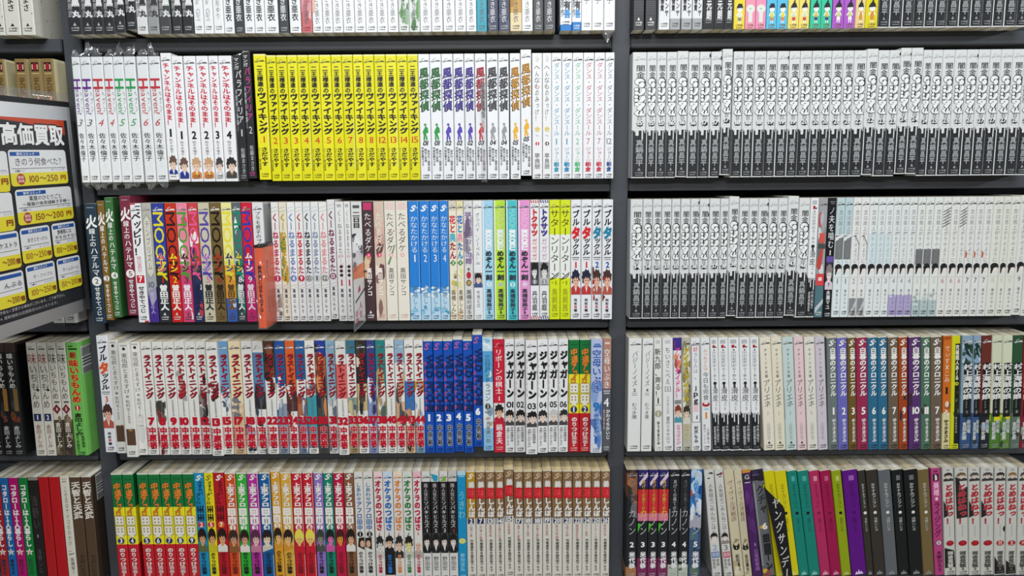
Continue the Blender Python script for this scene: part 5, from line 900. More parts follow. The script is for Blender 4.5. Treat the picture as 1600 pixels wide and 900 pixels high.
run(5, (960, 4.5), st_plainpun, [pl('y', ' partly behind the black divider board'), pl('y', ' beside teal'), pl('t', ' beside yellow'), pl('t', ' beside rose-pink')], 'plain yellow and teal volumes', [1046, 1120, 1122, 1203, 1205, 1278, 1280, 1360], [None]*4, args=list('yytt'), top=True, grp='plain coloured leaning comics', opt={0: dict(lean=9), 1: dict(lean=9.4), 2: dict(lean=9.2), 3: dict(lean=9)}, H=181)
run(5, (1250, 4.5), st_plainpun, [pl('p', ''), pl('m', ''), pl('l', ''), 'wide '+pl('v', ''), pl('d', ' beside violet'), pl('d', ' beside grey'), pl('g', ''), pl('b', ' beside grey'), pl('b', ' beside olive-brown'), pl('o', '')], 'plain volumes', [58, 130, 132, 210, 213, 285, 289, 398, 400, 453, 456, 538, 543, 632, 636, 718, 722, 818, 822, 904], [None]*10, args=list('pmlvddgbbo'), top=True, grp='plain coloured leaning comics', H=181, opt={i: dict(lean=9-.23*i) for i in range(10)})
run(5, (1250, 4.5), st_rise, 'pink leaning comic with violet title, ring 5', 'pink volume', [908, 984], [5], top=True, lean=6.2)
run(5, (1250, 4.5), st_mese, ['grey-white comic, red title, black foot panel, beside pink', 'grey-white comic, red title over a large black helmet shape', 'grey-white comic, red title, small black wedge, beside the helmet', 'grey-white comic, red title, black wedge, third past pink', 'grey-white comic, red title, black dot and black foot', 'grey-white comic, red title, black foot, beside the dotted one', 'grey-white comic, red title, at the photo edge, lowest shelf'], 'red-brush volumes', [988, 1078, 1082, 1176, 1178, 1264, 1266, 1362, 1364, 1448, 1450, 1532, 1534, 1615], [1, 2, 3, 3, 4, 5, 6], top=True, grp='grey-white comics with red titles', opt={i: dict(lean=5.4-.3*i) for i in range(7)})
# ------------------------------------------------------------------ bookcase (top-level thing) and the room around it
Z0 = ZB*1000
def mesh_box(name, parent, dims, m=SHELF, bev=1.2):
    import bmesh
    x0, x1, y0, y1, z0, z1 = [v/1000 for v in dims]
    bm = bmesh.new(); bmesh.ops.create_cube(bm, size=1.0)
    for v in bm.verts:
        v.co.x = x0+(v.co.x+.5)*(x1-x0); v.co.y = y0+(v.co.y+.5)*(y1-y0); v.co.z = z0+(v.co.z+.5)*(z1-z0)
    if bev: bmesh.ops.bevel(bm, geom=bm.edges[:], offset=bev/1000, segments=2, affect='EDGES')
    me = bpy.data.meshes.new(name); bm.to_mesh(me); bm.free(); me.materials.append(m)
    o = bpy.data.objects.new(name, me); COL.objects.link(o)
    if parent: o.parent = parent
    return o
Z0 = ZB*1000
case = empty('bookcase', (0, 0, 0))
tag(case, 'charcoal laminate bookcase of three bays filled with comics', 'bookcase')
UP = [(-1494, -1467), (-672, -645.5), (150.5, 176.5), (973, 999)]
BAYS = [(-1464, -675), (-640.5, 147.5), (179, 970)]
TOPZ = 424.1
for a, b in UP: mesh_box('upright', case, (a, b, 30, 178, -Z0, TOPZ+Z0*0+20-Z0+Z0)).location = (0, 0, ZB)
for i, (a, b) in enumerate(BAYS):
    for z in list(ROWZ.values())+[TOPZ]:
        mesh_box('shelf', case, (a-4 if i else a-4, b+4, 38, 178, z-19.5, z), bev=0).location = (0, 0, ZB)
        mesh_box('shelf_edge', case, (a, b, 30, 38, z-19.5, z)).location = (0, 0, ZB)
    mesh_box('plinth_panel', case, (a-3, b+3, 45, 60, -Z0, -641.5-19.6), bev=0).location = (0, 0, ZB)
    mesh_box('back_panel', case, (a-3, b+3, 178, 186, -Z0, TOPZ), bev=0).location = (0, 0, ZB)

def plain(name, c0, c1, sc, rough=.7):
    m = bpy.data.materials.new(name); m.use_nodes = True; nt = m.node_tree; b = nt.nodes['Principled BSDF']
    tc = nt.nodes.new('ShaderNodeTexCoord'); n = nt.nodes.new('ShaderNodeTexNoise'); n.inputs['Scale'].default_value = sc; n.inputs['Detail'].default_value = 8
    rp = nt.nodes.new('ShaderNodeValToRGB'); rp.color_ramp.elements[0].color = (*lin(c0), 1); rp.color_ramp.elements[1].color = (*lin(c1), 1)
    nt.links.new(tc.outputs['Object'], n.inputs['Vector']); nt.links.new(n.outputs[0], rp.inputs[0]); nt.links.new(rp.outputs[0], b.inputs['Base Color']); b.inputs['Roughness'].default_value = rough
    return m
def slab(name, dims, m): tag(mesh_box(name, None, dims, m, 0), kind='structure')
slab('floor', (-2600, 2600, -6000, 420, -60, 0), plain('vinyl_floor', '8c8880', 'a09c92', 4))
slab('wall_back', (-2600, 2600, 320, 420, 0, 2900), plain('painted_wall', 'c8c6c0', 'd4d2cc', 6))

# ------------------------------------------------------------------ comic books
LAST = {}
def place(B):
    """where a book stands: left edge, thickness and lean"""
    H = B.get('H', 182.0); z = ROWZ[B['row']]; dy = B.get('dy', 0.0); dz = B.get('dz', 0.0); L = math.radians(B.get('lean', 0.0))
    zr = z+H*math.cos(L) if B['top'] else z
    xa, xb = x_on(B['a'], zr+dz, dy), x_on(B['b'], zr+dz, dy)
    w = (xb-xa)/math.cos(L)-.15; x = xa+(H*math.sin(L) if B['top'] else 0)+.07
    pl_ = LAST.get('L', 0) if LAST.get('row') == B['row'] and x > LAST.get('x', 0) else L
    q = max(0, (pl_-L) if B['top'] else (L-pl_))*H
    if q > 0 and (L or pl_): x += q+.12; w -= q+.12
    LAST.update(L=L, row=B['row'], x=x)
    B['x'], B['w'], B['L'] = x, w, L
def squeeze(books):
    """fit each shelf of each bay between its uprights"""
    for row in ROWZ:
        for lo, hi in ((-1466.5, -672.9), (-645.2, 150.2), (176.8, 972.5)):
            S = [B for B in books if B['row'] == row and lo-12 < B['x']+B['w']/2 < hi+12]
            if not S: continue
            x0, x1 = min(B['x'] for B in S), max(B['x']+B['w'] for B in S); el, er = max(0, lo-x0), max(0, x1-hi)
            f = lambda x: x+el*max(0, 1-(x-x0)/100)-er*max(0, 1-(x1-x)/100)
            for B in S: x, e = f(B['x']), f(B['x']+B['w']); B['x'], B['w'] = x, e-x
def build_spine(B, seed):
    b = Spine(B['w'], B.get('H', 182.0), 128.0, seed)
    if B.get('yellow'): b.pages = PG_YELLOW
    B['st'](b, B['n'], B['k'], *B['args'])
    return b, (B['x'], B.get('dy', 0.0), ROWZ[B['row']]+B.get('dz', 0.0)+.2), -B['L']

def barcode_card(g, x, y0, y1, z0, z1, side=1):
    """price sticker on the outer face of a cover"""
    e = .25*side; W_ = mat('dcdcda'); K_ = mat('3a3c3e')
    def r(a, b, c, d, m, k): g.add([(x+e*k, a, c), (x+e*k, b, c), (x+e*k, b, d), (x+e*k, a, d)], np.array([(0, 1, 2, 3)]), m)
    r(y0, y1, z0, z1, W_, 1)
    h = z1-z0; rn = random.Random(4); y = y0+2
    while y < y1-3:
        q = rn.uniform(.5, 1.6); r(y, y+q, z1-h*.36, z1-h*.06, K_, 1.3); y += q+rn.uniform(.5, 1.3)
    for i in range(3): r(y0+2, y1-2-rn.uniform(0, 10), z1-h*(.47+.11*i), z1-h*(.42+.11*i), K_, 1.3)
    for i in range(4): r(y0+2, y1-2-rn.uniform(0, 5), z0+h*(.03+.055*i), z0+h*(.065+.055*i), K_, 1.3)

# ------------------------------------------------------------------ the cut-off top shelf: one body of books of which only the feet show
def lo_dark(b, n, k, *a):
    c = ['2e2f32', '2e2f32', '2e2f32', '2e2f32', '303134', '2c2d30', 'dcdddc', '9a9c9c', '47494b', '303134', '2e2f32'][k]; b.paper(c, 'd2d3d2' if k < 4 else None); lt = c in ('dcdddc', '9a9c9c')
    b.txt('黒', .725, .785, '3a3a3c' if lt else 'e8e8e8', u=.66, w=.62, wt=.05); b.txt('丸', .815, .87, '3a3a3c' if lt else 'e8e8e8', u=.68, w=.6, wt=.05); b.tiny('夏原武', .70, .87, '555555' if lt else 'b0b0b0', .25, .36); b.pub('4a4a4a' if lt else 'b8b8b8', .95, k < 5)
    if k == 8: b.rect(.3, .82, .93, 1, '2a9a40')
def lo_white(b, n, k, s): 
    b.paper('eff0f1'); (b.latin('Belle Girl', .66, .90, 'b4b6b8', .5, .4) if s == 'ニニニ' else b.txt('形ゆり', .745, .89, '44464a', w=.4) if s == 'ゆり' else (b.txt('子', .74, .80, '55575a', w=.6), b.tiny('・・・・', .81, .89, '9a9a9a', .5, .3))); b.pub('555555', .95)
def lo_koza(b, n, k, c):
    b.paper({'w': 'f0f1f2', 'k': '3c3e42', 'r': 'd89aa0', 'g': 'dfe3de', 't': '2f9fb4', 'n': '3a4258', 'o': 'c89a48', 'd': '47484c'}[c])
    if c == 'r': b.zone(.84, 1, 'c86a70'); b.art(.6, .95, ['e0b8b8', 'c87078', 'f0e0e0'], 6)
    if c == 'g': b.art(.55, .98, ['3f7a3c', '5a9a4c', '8fb48c', 'd8dcd8'], 12)
    if c == 'n': b.art(.5, .72, ['e8b8a0', 'd89080'], 5); b.art(.8, .98, ['2c3450', '4a5470'], 4)
    if c == 'o': b.zone(.86, 1, 'e8d4a8'); b.art(.6, .84, ['a87830', 'e0d0b0', 'c09040'], 5)
    if c == 'w' and k in (7, 8): b.poly([(0, .5), (.5, .5), (.3, .84), (0, .86)], 'e8b8a0')
    ink = 'e6e6e8' if c in 'nd' else 'cfd2d4' if c == 'k' else '3a3c40' if k < 7 else '5a5c60'
    b.txt('こざき亜衣', .60, .91, ink, w=.6, wt=.025) if k < 7 else b.txt('こざき亜衣', .66, .935, ink, w=.5, wt=.0, sl=.15); b.pub('a03040' if c == 'r' else 'b0b4b8' if c in 'nkd' else '55575a', .963)
def lo_yugo(b, n, k, *a): b.paper('eef1f4'); b.zone(.955 if k == 0 else .935, 1, '1c7cc8'); b.txt('林有', .70, .84, '333538', u=.62, w=.6, wt=.05); b.txt('吾', .84, .905, '2c8cd0', u=.62, w=.6, wt=.05); b.tiny('原作', .76, .90, '333333', .2, .3); b.pub('555555' if k == 0 else 'e6eef4', .935 if k == 0 else .965)
def lo_stripe(b, n, k, *a):
    b.paper('3a3b3e')
    for i in range(22): b.rect(.55+.0155*i, .556+.0155*i, .05, .97, '55575a')
    b.pub('e8e8e8', .945, True)
def lo_honda(b, n, k, *a):
    b.paper('e4e5e7'); b.zone(.915 if k else .999, 1, 'a8aaac'); b.txt('本田優貴', .64, .86, '2c2c2e', u=.30, w=.36, wt=.03); b.txt('草下シンヤ', .62, .90, '2c2c2e', u=.72, w=.36, wt=.03); b.pub('555555', .955)
def lo_gen(b, n, k, *a): b.paper('26282a', 'd8d8d6'); b.txt('原元朗', .70, .925, 'e0e0e0', u=.55, w=.5, wt=.04); b.pub('9a9a9a', .93)
def lo_kid(b, n, k, c):
    b.paper(c); ink = '8a6a5a'
    if k in (1, 2): b.ell(.845, .5, .42*b.w, 6, 'dfe6dc', 12); b.rect(.87, .95, .32, .68, 'dfe6dc'); b.rect(.842, .848, .4, .56, '7a9a90')
    else:
        sk, hr = 'f4f0ec', '2a2a2e'; bd = ['e6e2d8', '', '', 'ecd840', 'ecd840', 'd4e0b8', 'd4e0b8', 'e0c060', 'e0c060', 'c8d880', 'c8d880', 'd89a48', 'd8923c'][k]; sh = ['8a8a8c', '', '', 'd88a48', 'd88a48', 'd04858', 'd04858', '4a4a7a', '4a4a7a', sk, sk, 'd8923c', 'd8923c'][k]
        b.rect(.935, .957, .40, .48, sk); b.rect(.935, .957, .58, .66, sk); b.poly([(.38, .915), (.68, .915), (.64, .87), (.42, .87)], bd); b.rect(.912, .938, .38, .68, sh); b.poly([(.2, .90), (.3, .905), (.45, .88), (.42, .87)], sk); b.poly([(.8, .90), (.72, .905), (.62, .88), (.65, .87)], sk)
        b.ell(.838, .53, .29*b.w, 5.2, hr, 12); b.ell(.848, .53, .25*b.w, 4.3, sk, 12); b.poly([(.28, .842), (.80, .838), (.72, .806), (.38, .806)], hr)
        if k > 4: b.poly([(.42, .81), (.64, .81), (.62, .765)], hr)
        b.dot(.848, .45, .4, hr); b.dot(.848, .62, .4, hr)
    b.pub(ink, .972)
def lo_speck(b, n, k, *a):
    b.paper('dbd9cf', 'd6d4c8'); b.txt('しょうじひでまさ', .35, .82, '2c2a26', u=.5, w=.5, wt=.02, sl=.2); b.pub('2c2a26', .95, True)
    for i in range(16): b.dot(b.rnd.uniform(.3, .98), b.rnd.uniform(.08, .92), b.rnd.uniform(.3, .7), '2c2a26')
TOPROW = []
def trow(org, st, pairs, args=None, **c):
    x0, s = org
    for i, p in enumerate(zip(pairs[0::2], pairs[1::2])):
        a = args[i] if isinstance(args, (list, str)) else args
        TOPROW.append(dict(row=1, a=x0+p[0]/s, b=x0+p[1]/s, st=st, k=i+c.get('k0', 0), n='1', top=False, args=() if a is None else (a,), **c))
trow((0, 9), lo_speck, [-120, -40, -36, 78, 82, 300, 312, 498])
trow((100, A), lo_dark, [26, 142, 146, 242, 244, 332, 334, 425, 427, 516, 518, 608, 612, 702, 705, 798, 800, 898, 903, 990, 992, 1086])
TOPROW[-7]['dz'] = 2; TOPROW[-6]['dz'] = 6.5
trow((100, A), lo_white, [1089, 1168, 1170, 1249, 1251, 1336], ['ニニニ', 'ニニニ', 'ゆり'])
trow((100, A), lo_koza, [1338, 1423, 1425, 1505, 1507, 1590, 1592, 1677, 1679, 1790], 'wkwww')
trow((400, A), lo_koza, [194, 276, 284, 378, 382, 472, 474, 557, 559, 641, 643, 727, 729, 823, 825, 916, 917, 1010, 1011, 1099, 1100, 1187, 1190, 1277, 1278, 1367, 1369, 1462, 1464, 1557], 'kwrwwwwwwwwggww', k0=5)
trow((680, A), lo_koza, [68, 166, 168, 257, 259, 344, 345, 433, 435, 526, 528, 622, 624, 721, 722, 813, 815, 901, 904, 1000], 'wwwtnnowdd', k0=20)
trow((680, A), lo_yugo, [1040, 1137, 1139, 1217])
trow((680, A), lo_white, [1218, 1305, 1306, 1402, 1404, 1497], ['予ししし', '予ししし', '予ししし'])
trow((970, A), lo_stripe, [100, 190, 200, 292])
trow((970, A), lo_honda, [312, 404, 406, 494, 502, 590, 594, 677])
trow((970, A), lo_gen, [682, 772, 774, 860, 861, 937])
trow((970, A), lo_kid, [938, 1031, 1033, 1119, 1120, 1207, 1209, 1296, 1297, 1387, 1389, 1480, 1481, 1568], ['ecd83c', 'ee9ab0', 'ee98b8', '5cc0e4', '5cc0e4', 'f0dc70', 'f0dc70'])
trow((1240, Q), lo_kid, [224, 372, 374, 524, 530, 688, 690, 848, 850, 986, 988, 1162], ['3cc8a0', '3cc8a0', 'b060c8', 'b060c8', 'e8d08c', 'dfd41c'], k0=7)
trow((1200, 4), st_drip, [681, 748, 750, 826, 828, 898, 900, 966, 968, 1033, 1035, 1106, 1108, 1178, 1180, 1252, 1254, 1326, 1328, 1392, 1394, 1462, 1464, 1542, 1544, 1606])
for B in BOOKS+TOPROW: place(B)
squeeze(BOOKS+TOPROW)
TBUILT = [build_spine(B, 4000+i*11) for i, B in enumerate(TOPROW)]
BUILT = [build_spine(B, i*13+7) for i, B in enumerate(BOOKS)]
groups = {}
for B in BOOKS: groups.setdefault((B['st'].__name__, B['row'], B['desc'], B['n']), []).append(B)
ORD = ['first', 'second', 'third', 'fourth', 'fifth']
def label_of(i):
    B = BOOKS[i]; g = groups[(B['st'].__name__, B['row'], B['desc'], B['n'])]
    n = B['n'].lstrip('0') if B['n'] else ''
    s = B['desc'].format(n=n, c=B['cw'][B['k']] if 'cw' in B else '')
    if len(g) > 1:
        j = [q is B for q in g].index(True)
        if len(g) == 3 and j == 1: s += ', between its two twins'
        else:
            o = BOOKS[i-1] if j == 0 else BOOKS[i+1] if i+1 < len(BOOKS) else None
            if o is None or o['row'] != B['row']: s += ', '+ORD[j]+' of these twins'
            elif o['st'] is B['st'] and o['n'] and o['n'] != B['n']: s += ', next to number '+o['n'].lstrip('0')
            else: s += ', next to the '+o['short'].replace('volumes', 'ones')
    return s
for i, B in enumerate(BOOKS):
    b, loc, ry = BUILT[i]
    root = empty('comic_book', (loc[0]/1000, loc[1]/1000, loc[2]/1000+ZB), (0, ry, 0))
    tag(root, label_of(i), 'comic book', B['grp'])
    b.cover().obj('cover', root); b.block().obj('page_block', root)
    for e in b.extra:
        g = Geo(); film_sleeve(g, b.w, b.H, b.D); g.obj('plastic_wrap', root)
        if e[2]: film('t'+str(e[1]), b.w, e[2], b.H, 1).obj('bag_end', root)
        if e[3]: film('b'+str(e[1]), b.w, e[3], 0, -1).obj('bag_end', root)
    if B.get('sticker'):
        g = Geo()
        if B['sticker'] == 'green': barcode_card(g, b.w, 4, 44, b.H-52, b.H-8)
        else: barcode_card(g, b.w, 13, 52, b.H-46, b.H-4)
        tag(g.obj('price_sticker', root), 'white barcode sticker')

TG = Geo()
for i, B in enumerate(TOPROW):
    b, loc, ry = TBUILT[i]
    TG.merge(b.cover(), (loc[0], loc[1], loc[2])); TG.merge(b.block(), (loc[0], loc[1], loc[2]))
    if i == 3:                                                # specks and small print on the outer cover
        rn = random.Random(3)
        for q in range(40):
            y, z, r = rn.uniform(4, 124), rn.uniform(2, 80), rn.uniform(.4, 1.1)
            TG.add([(loc[0]+b.w+.12, y+r*math.cos(a), loc[2]+z+r*math.sin(a)) for a in [k*math.pi/3 for k in range(6)]], [tuple(range(6))], mat('2c2a26'))
        for q in range(7): TG.add([(loc[0]+b.w+.12, 70, loc[2]+66-6*q), (loc[0]+b.w+.12, 112-7*(q % 3), loc[2]+66-6*q), (loc[0]+b.w+.12, 112-7*(q % 3), loc[2]+68-6*q), (loc[0]+b.w+.12, 70, loc[2]+68-6*q)], np.array([(0, 1, 2, 3)]), mat('77756c'))
lastw = [B for B in TOPROW if B['st'] is lo_white][-1]
b, loc, ry = build_spine(lastw, 1)
TG.merge(film('tail', b.w, 18, 0, -1), loc)
to = TG.obj('comic_books'); to.location = (0, 0, ZB)
tag(to, 'row of comics along the top shelf, cut off by the photo edge, only their lower ends showing', 'comic books', None, 'stuff')
# ------------------------------------------------------------------ price board standing out from the upright
PA = np.array([-661.3, 12.0, 108.2]); PD_ = np.array([.03997, .9992, 0.0]); PN = np.array([PD_[1], -PD_[0], 0.0])
board = empty('price_board', (PA[0]/1000, PA[1]/1000, PA[2]/1000+ZB), (0, -0.0314, math.atan2(-PD_[0], PD_[1])+math.pi/2))
tag(board, 'white-bordered black price board with yellow price cards, mounted on an upright beside books', 'sign')
# local frame: +x runs into the shelf (far), board plane y=0, printed face towards -y ; s = -x, h = -z
BG = Geo(); BG.box(-473, 0, 0.0, 2.0, -306, 0, mat('e9ebee', .3)); BG.obj('board', board)
BK = Geo(); BK.box(-477, 4, 2.05, 7, -303, 8, mat('26282b', .5)); BK.box(4, 15, 2.05, 7, -290, -20, mat('26282b', .5)); BK.obj('backing_frame', board)
CL = Geo(); CL.box(-473, 2, 1.9, 2.3, 7.5, 20, ACRYL); tag(CL.obj('clear_lip', board), 'clear plastic lip')
class Flat:
    def __init__(s): s.g = Geo(); s.n = 0
    def poly(s, pts, c):
        s.n += 1; y = -.03-.012*s.n; V = [(-a, y, -h) for a, h in pts]
        ar = sum(V[i][0]*V[(i+1) % len(V)][2]-V[(i+1) % len(V)][0]*V[i][2] for i in range(len(V)))
        if ar < 0: V = V[::-1]
        s.g.add(V, [tuple(range(len(V)))], mat(c, .3))
    def rect(s, s0, s1, h0, h1, c): s.poly([(s0, h0), (s1, h0), (s1, h1), (s0, h1)], c)
    def rrect(s, s0, s1, h0, h1, r, c):
        P = []
        for cx, cy, a0 in ((s1-r, h0+r, 0), (s0+r, h0+r, 90), (s0+r, h1-r, 180), (s1-r, h1-r, 270)):
            for i in range(5):
                a = math.radians(a0+22.5*i); P.append((cx+r*math.cos(a), cy-r*math.sin(a)))
        s.poly(P, c)
    def disc(s, a, h, r, c): s.poly([(a+r*math.cos(t), h+r*math.sin(t)) for t in [2*math.pi*i/18 for i in range(18)]], c)
    def text(s, st, s0, s1, h0, h1, c, wt=.0, y=None):
        """a line of lettering fitted between s0 (end) and s1 (start, nearer the aisle)"""
        X = 0.0; P = []; bw, sh = heavy(wt); em = (h1-h0)*1.1
        for k in st:
            V, T = glyph(k, bw)
            if len(V):
                if ord(k) < 0x2000: lo, hi = V[:, 0].min(), V[:, 0].max(); P.append((np.c_[V[:, 0]-lo+X, V[:, 1]], T)); X += hi-lo+.08
                else: P.append((np.c_[V[:, 0]+X, V[:, 1]], T)); X += 1.0
            else: X += .4
        A_ = np.concatenate([p[0] for p in P]); lo, hi = A_.min(0), A_.max(0); s.n += 1; yy = -.03-.012*s.n
        for V, T in P:
            q = (V-lo)/(hi-lo+1e-6)
            for i, (dx, dz) in enumerate(sh): s.g.add(np.c_[-s1+q[:, 0]*(s1-s0)+dx*em, np.full(len(q), yy-.01*i), -h1+q[:, 1]*(h1-h0)+dz*em], T, mat(c, .3))
        if len(sh) > 1: s.n += 4
F = Flat()
F.rect(9, 428, 19, 300, '2c2e32')
F.poly([(16, 19), (428, 19), (428, 42), (330, 26), (190, 22), (110, 27), (60, 40), (16, 47)][:2]+[(428, 21), (150, 23), (95, 28), (55, 36), (16, 44)], 'c8482a')
F.text('高価買取', 20, 142, 28, 61, '17181b', .055); F.text('高価買取', 20.5, 141.5, 29.5, 60, 'f6f7f7', .03)
def card(s0, s1, h0, h1, title, sub, price, mag, big=True, vol='1巻～'):
    F.rrect(s0, s1, h0, h1, 5, 'eceeef'); w, h = s1-s0, h1-h0
    yl = h0+h*.64
    F.rect(s0, s1, yl, h1-5, 'eee23a'); F.rrect(s0, s1, h1-10.5, h1, 5, 'eee23a')
    F.rect(s1-w*.52 if big else s0+3, s1-3, h0+3, h0+3+h*.11, '1f5aa8')
    if title:
        F.text('青年コミック', s1-w*.43 if big else s0+w*.27, s1-w*.13 if big else s1-w*.27, h0+h*.075, h0+h*.155, 'e8eef4', .02)
        if sub: F.text(title, s0+w*.2, s1-w*.22, h0+h*.2, h0+h*.34, '33353a', .01); F.text(sub, s0+w*.04, s1-w*.10, h0+h*.37, h0+h*.48, '33353a', .01)
        else: F.text(title, s0+w*.10, s1-w*.10 if big else s1-w*.22, h0+h*(.22 if big else .3), h0+h*(.44 if big else .42), '33353a', .0)
    F.rect(s0+4, s1-4, h0+h*.51, h0+h*.525, '5a5c60')
    if not price: return
    if big:
        F.text(vol, s1-w*.24, s1-w*.08, h0+h*.55, h0+h*.62, '55575b', .01); F.text(mag, s0+w*.05, s0+w*.3, h0+h*.54, h0+h*.60, '6a7684', .0)
        F.disc(s1-w*.16, h0+h*.81, h*.155, 'b83a34'); F.text('買取', s1-w*.21, s1-w*.11, h0+h*.72, h0+h*.80, 'f0d8d4', .02); F.text('価格', s1-w*.21, s1-w*.11, h0+h*.82, h0+h*.90, 'f0d8d4', .02)
        F.text(price, s0+w*.20, s1-w*.30, h0+h*.72, h0+h*.91, '8c2c1c', -.005); F.text('円', s0+w*.05, s0+w*.14, h0+h*.75, h0+h*.88, '9c2c1c', .04)
    else:
        F.disc(s1-w*.2, h0+h*.575, 1.3, '33353a'); F.rect(s1-w*.3, s1-w*.12, h0+h*.57, h0+h*.585, '55575b'); F.text(mag, s0+w*.08, s0+w*.42, h0+h*.56, h0+h*.61, '77797d', .0)
        F.text(price, s0+w*.20, s1-w*.12, h0+h*.72, h0+h*.90, '8c2c1c', -.005); F.text('円買取', s0+w*.03, s0+w*.17, h0+h*.76, h0+h*.90, '8c2c1c', .02)
card(20, 134, 64, 116, 'きのう何食べた？', None, '100～250', 'モーニング')
card(17, 130.5, 116.5, 167, '薬屋のひとりごと', '～猫猫の後宮謎解き手帳～', '150～200', 'サンデーGX')
for i, (a, b_) in enumerate(((17, 69), (74, 132), )):
    card(a, b_, 169.5, 217.5, ['静養館には', 'あせとせっけん'][i], ['手を出すな！', None][i], ['100～250', '100～250'][i], ['ヤンマガ', 'モーニング'][i], False)
    card(a-1.5, b_-2, 220.5, 270.5, ['ホームルーム', 'ザ・ファブル'][i], None, ['150～200', '100～250'][i], ['コミックDAYS', 'ヤングマガジン'][i], False)
# the column half outside the photograph: its visible ends, the rest blank
for s0, s1 in ((139, 253), (257, 371)):
    for h0, h1 in ((66, 118), (119, 170)): card(s0, s1, h0, h1, None, None, None, '')
for s0, s1 in ((136, 194), (198, 256), (260, 318), (322, 380)):
    for h0, h1 in ((171, 220), (224, 273)): card(s0, s1, h0, h1, None, None, None, '', False)
for h0 in (66, 119): F.text('円', 143, 154, h0+38, h0+46, '9c2c1c', .04); F.text('ャンプ', 142, 158, h0+28, h0+31, '6a7684', .0)
for h0, t in ((171, 'ケストラ'), (224, 'んぶる')): F.text(t, 141, 172, h0+14, h0+21, '33353a', .0); F.text('～200', 148, 170, h0+35, h0+44, '8c2c1c', -.005); F.text('円買取', 138, 146, h0+37, h0+44, '8c2c1c', .02)
F.text('予告なく変更する場合がございます。ご了承下さい。', 60, 186, 275.5, 280.5, 'c4c6c8', .0); F.text('※買取価格は店頭表示のみとなります。', 76, 186, 284, 289, 'b4b6b8', .0)
KN = ([0, 19, 28, 61, 64, 116, 116.5, 167, 169.5, 217.5, 220.5, 270.5, 275.5, 289, 300, 317], [0, 19.5, 26, 56.5, 62.5, 111, 115.5, 163.5, 167.5, 215.5, 219, 266, 269.5, 282, 288, 306])
for V in F.g.v: V[:, 0] *= 1.083; V[:, 2] = -np.interp(-V[:, 2], *KN)
F.g.obj('printed_sheet', board)

# ------------------------------------------------------------------ dividers
def root_at(name, x, y, z, label, cat):
    r = empty(name, (x/1000, y/1000, z/1000+ZB)); tag(r, label, cat); return r
# orange case pushed between the white volume and the crimson handwritten one
zb = ROWZ[3]
xa, _ = at(404, 514, -52); xb, _ = at(416.5, 515, -52); wv = xb-xa
_, ztop = at(400, 387, -52); Hc = ztop-zb
case_o = root_at('display_case', xa, -52, zb, 'orange slip case jutting out of the third shelf, black lettering on its spine', 'divider case')
OR = 'ee6238'
g = Geo(); e = 1.2; m = mat(OR, .3); r = 2
prof = [(0, 120), (0, r), (r*.3, r*.3), (r, 0), (wv-r, 0), (wv-r*.3, r*.3), (wv, r), (wv, 120)]
for i in range(len(prof)-1):
    (x0, y0), (x1, y1) = prof[i], prof[i+1]; g.add([(x0, y0, 0), (x1, y1, 0), (x1, y1, Hc), (x0, y0, Hc)], np.array([(0, 1, 2, 3)]), m)
g.add([(0, 120, 0), (0, 120, Hc), (wv, 120, Hc), (wv, 120, 0)], np.array([(0, 1, 2, 3)]), m)
g.add([(x, y, 0) for x, y in prof[::-1]], [tuple(range(len(prof)))], m); g.add([(x, y, Hc-3) for x, y in prof], [tuple(range(len(prof)))], mat('2a1a16'))
sp = Spine(wv, Hc); sp.txt('静養館には手を出すな！', .22, .86, '3a1a18', u=.55, w=.5, wt=.04)
g.merge(sp.g, (0, 0, 0))
def side_txt(g, st, y, wd, z1, z0, x, c, wt=.01):
    n = len(st); ch = (z1-z0)/n
    for i, k in enumerate(st):
        V, T = glyph(k, wt); V = V.copy(); V[:, 1] += .12
        if k in ROT: V = np.c_[V[:, 1], 1-V[:, 0]]
        if len(T): g.add(np.c_[np.full(len(V), x), y+(V[:, 0]-.5)*wd, z1-(i+.5)*ch+(V[:, 1]-.5)*ch*.95], T, mat(c))
side_txt(g, '最新はコーナーにございます', 18, 7, Hc*.83, Hc*.16, wv+.15, '4a1f1a')
side_txt(g, '試読用', 36, 9, Hc*.85, Hc*.45, wv+.15, 'e0937c', .03)
g.obj('case_body', case_o)
g = Geo(); t = .6
for (x0, x1, y0, y1) in ((-t, wv+t, -t, 0-.05), (wv+.3, wv+t, 0, 60), (-t, -.3, 0, 60)): g.box(x0, x1, y0-.35, y1, -1.5, Hc+.5, THIN)
g.box(-t, wv+t, -t-.3, 40, -1.6, -.6, ACRYL)
g.box(-.2, wv+.2, -.25, 60, Hc-.2, Hc+3.5, mat('252423', .25))
tag(g.obj('clear_sleeve', case_o), 'clear sleeve with a black top rim')

# clear acrylic plate with a printed insert, third shelf
xp = at(572, 500, 0)[0]-1.5
pl_ = root_at('acrylic_divider', xp, -84, zb, 'clear acrylic divider with red and orange insert jutting from the third shelf', 'divider')
_, zt = at(554, 402, -84); Ha = zt-zb
g = Geo(); P = [(0, 0), (170, 0), (170, Ha+6), (150, Ha+12), (70, Ha+9), (8, Ha+4), (0, Ha-4)]; th = 1.6
for x, rev in ((0, True), (th, False)):
    V = [(x, y, z) for y, z in P]; g.add(V[::-1] if rev else V, [tuple(range(len(P)))], ACRYL)
for i in range(len(P)):
    (y0, z0), (y1, z1) = P[i], P[(i+1) % len(P)]; g.add([(0, y0, z0), (0, y1, z1), (th, y1, z1), (th, y0, z0)], np.array([(0, 1, 2, 3)]), clear_mat('acrylic_edge', .5) if i == 0 else ACRYL)
g.obj('plate', pl_)
g = Geo(); x = th+.15
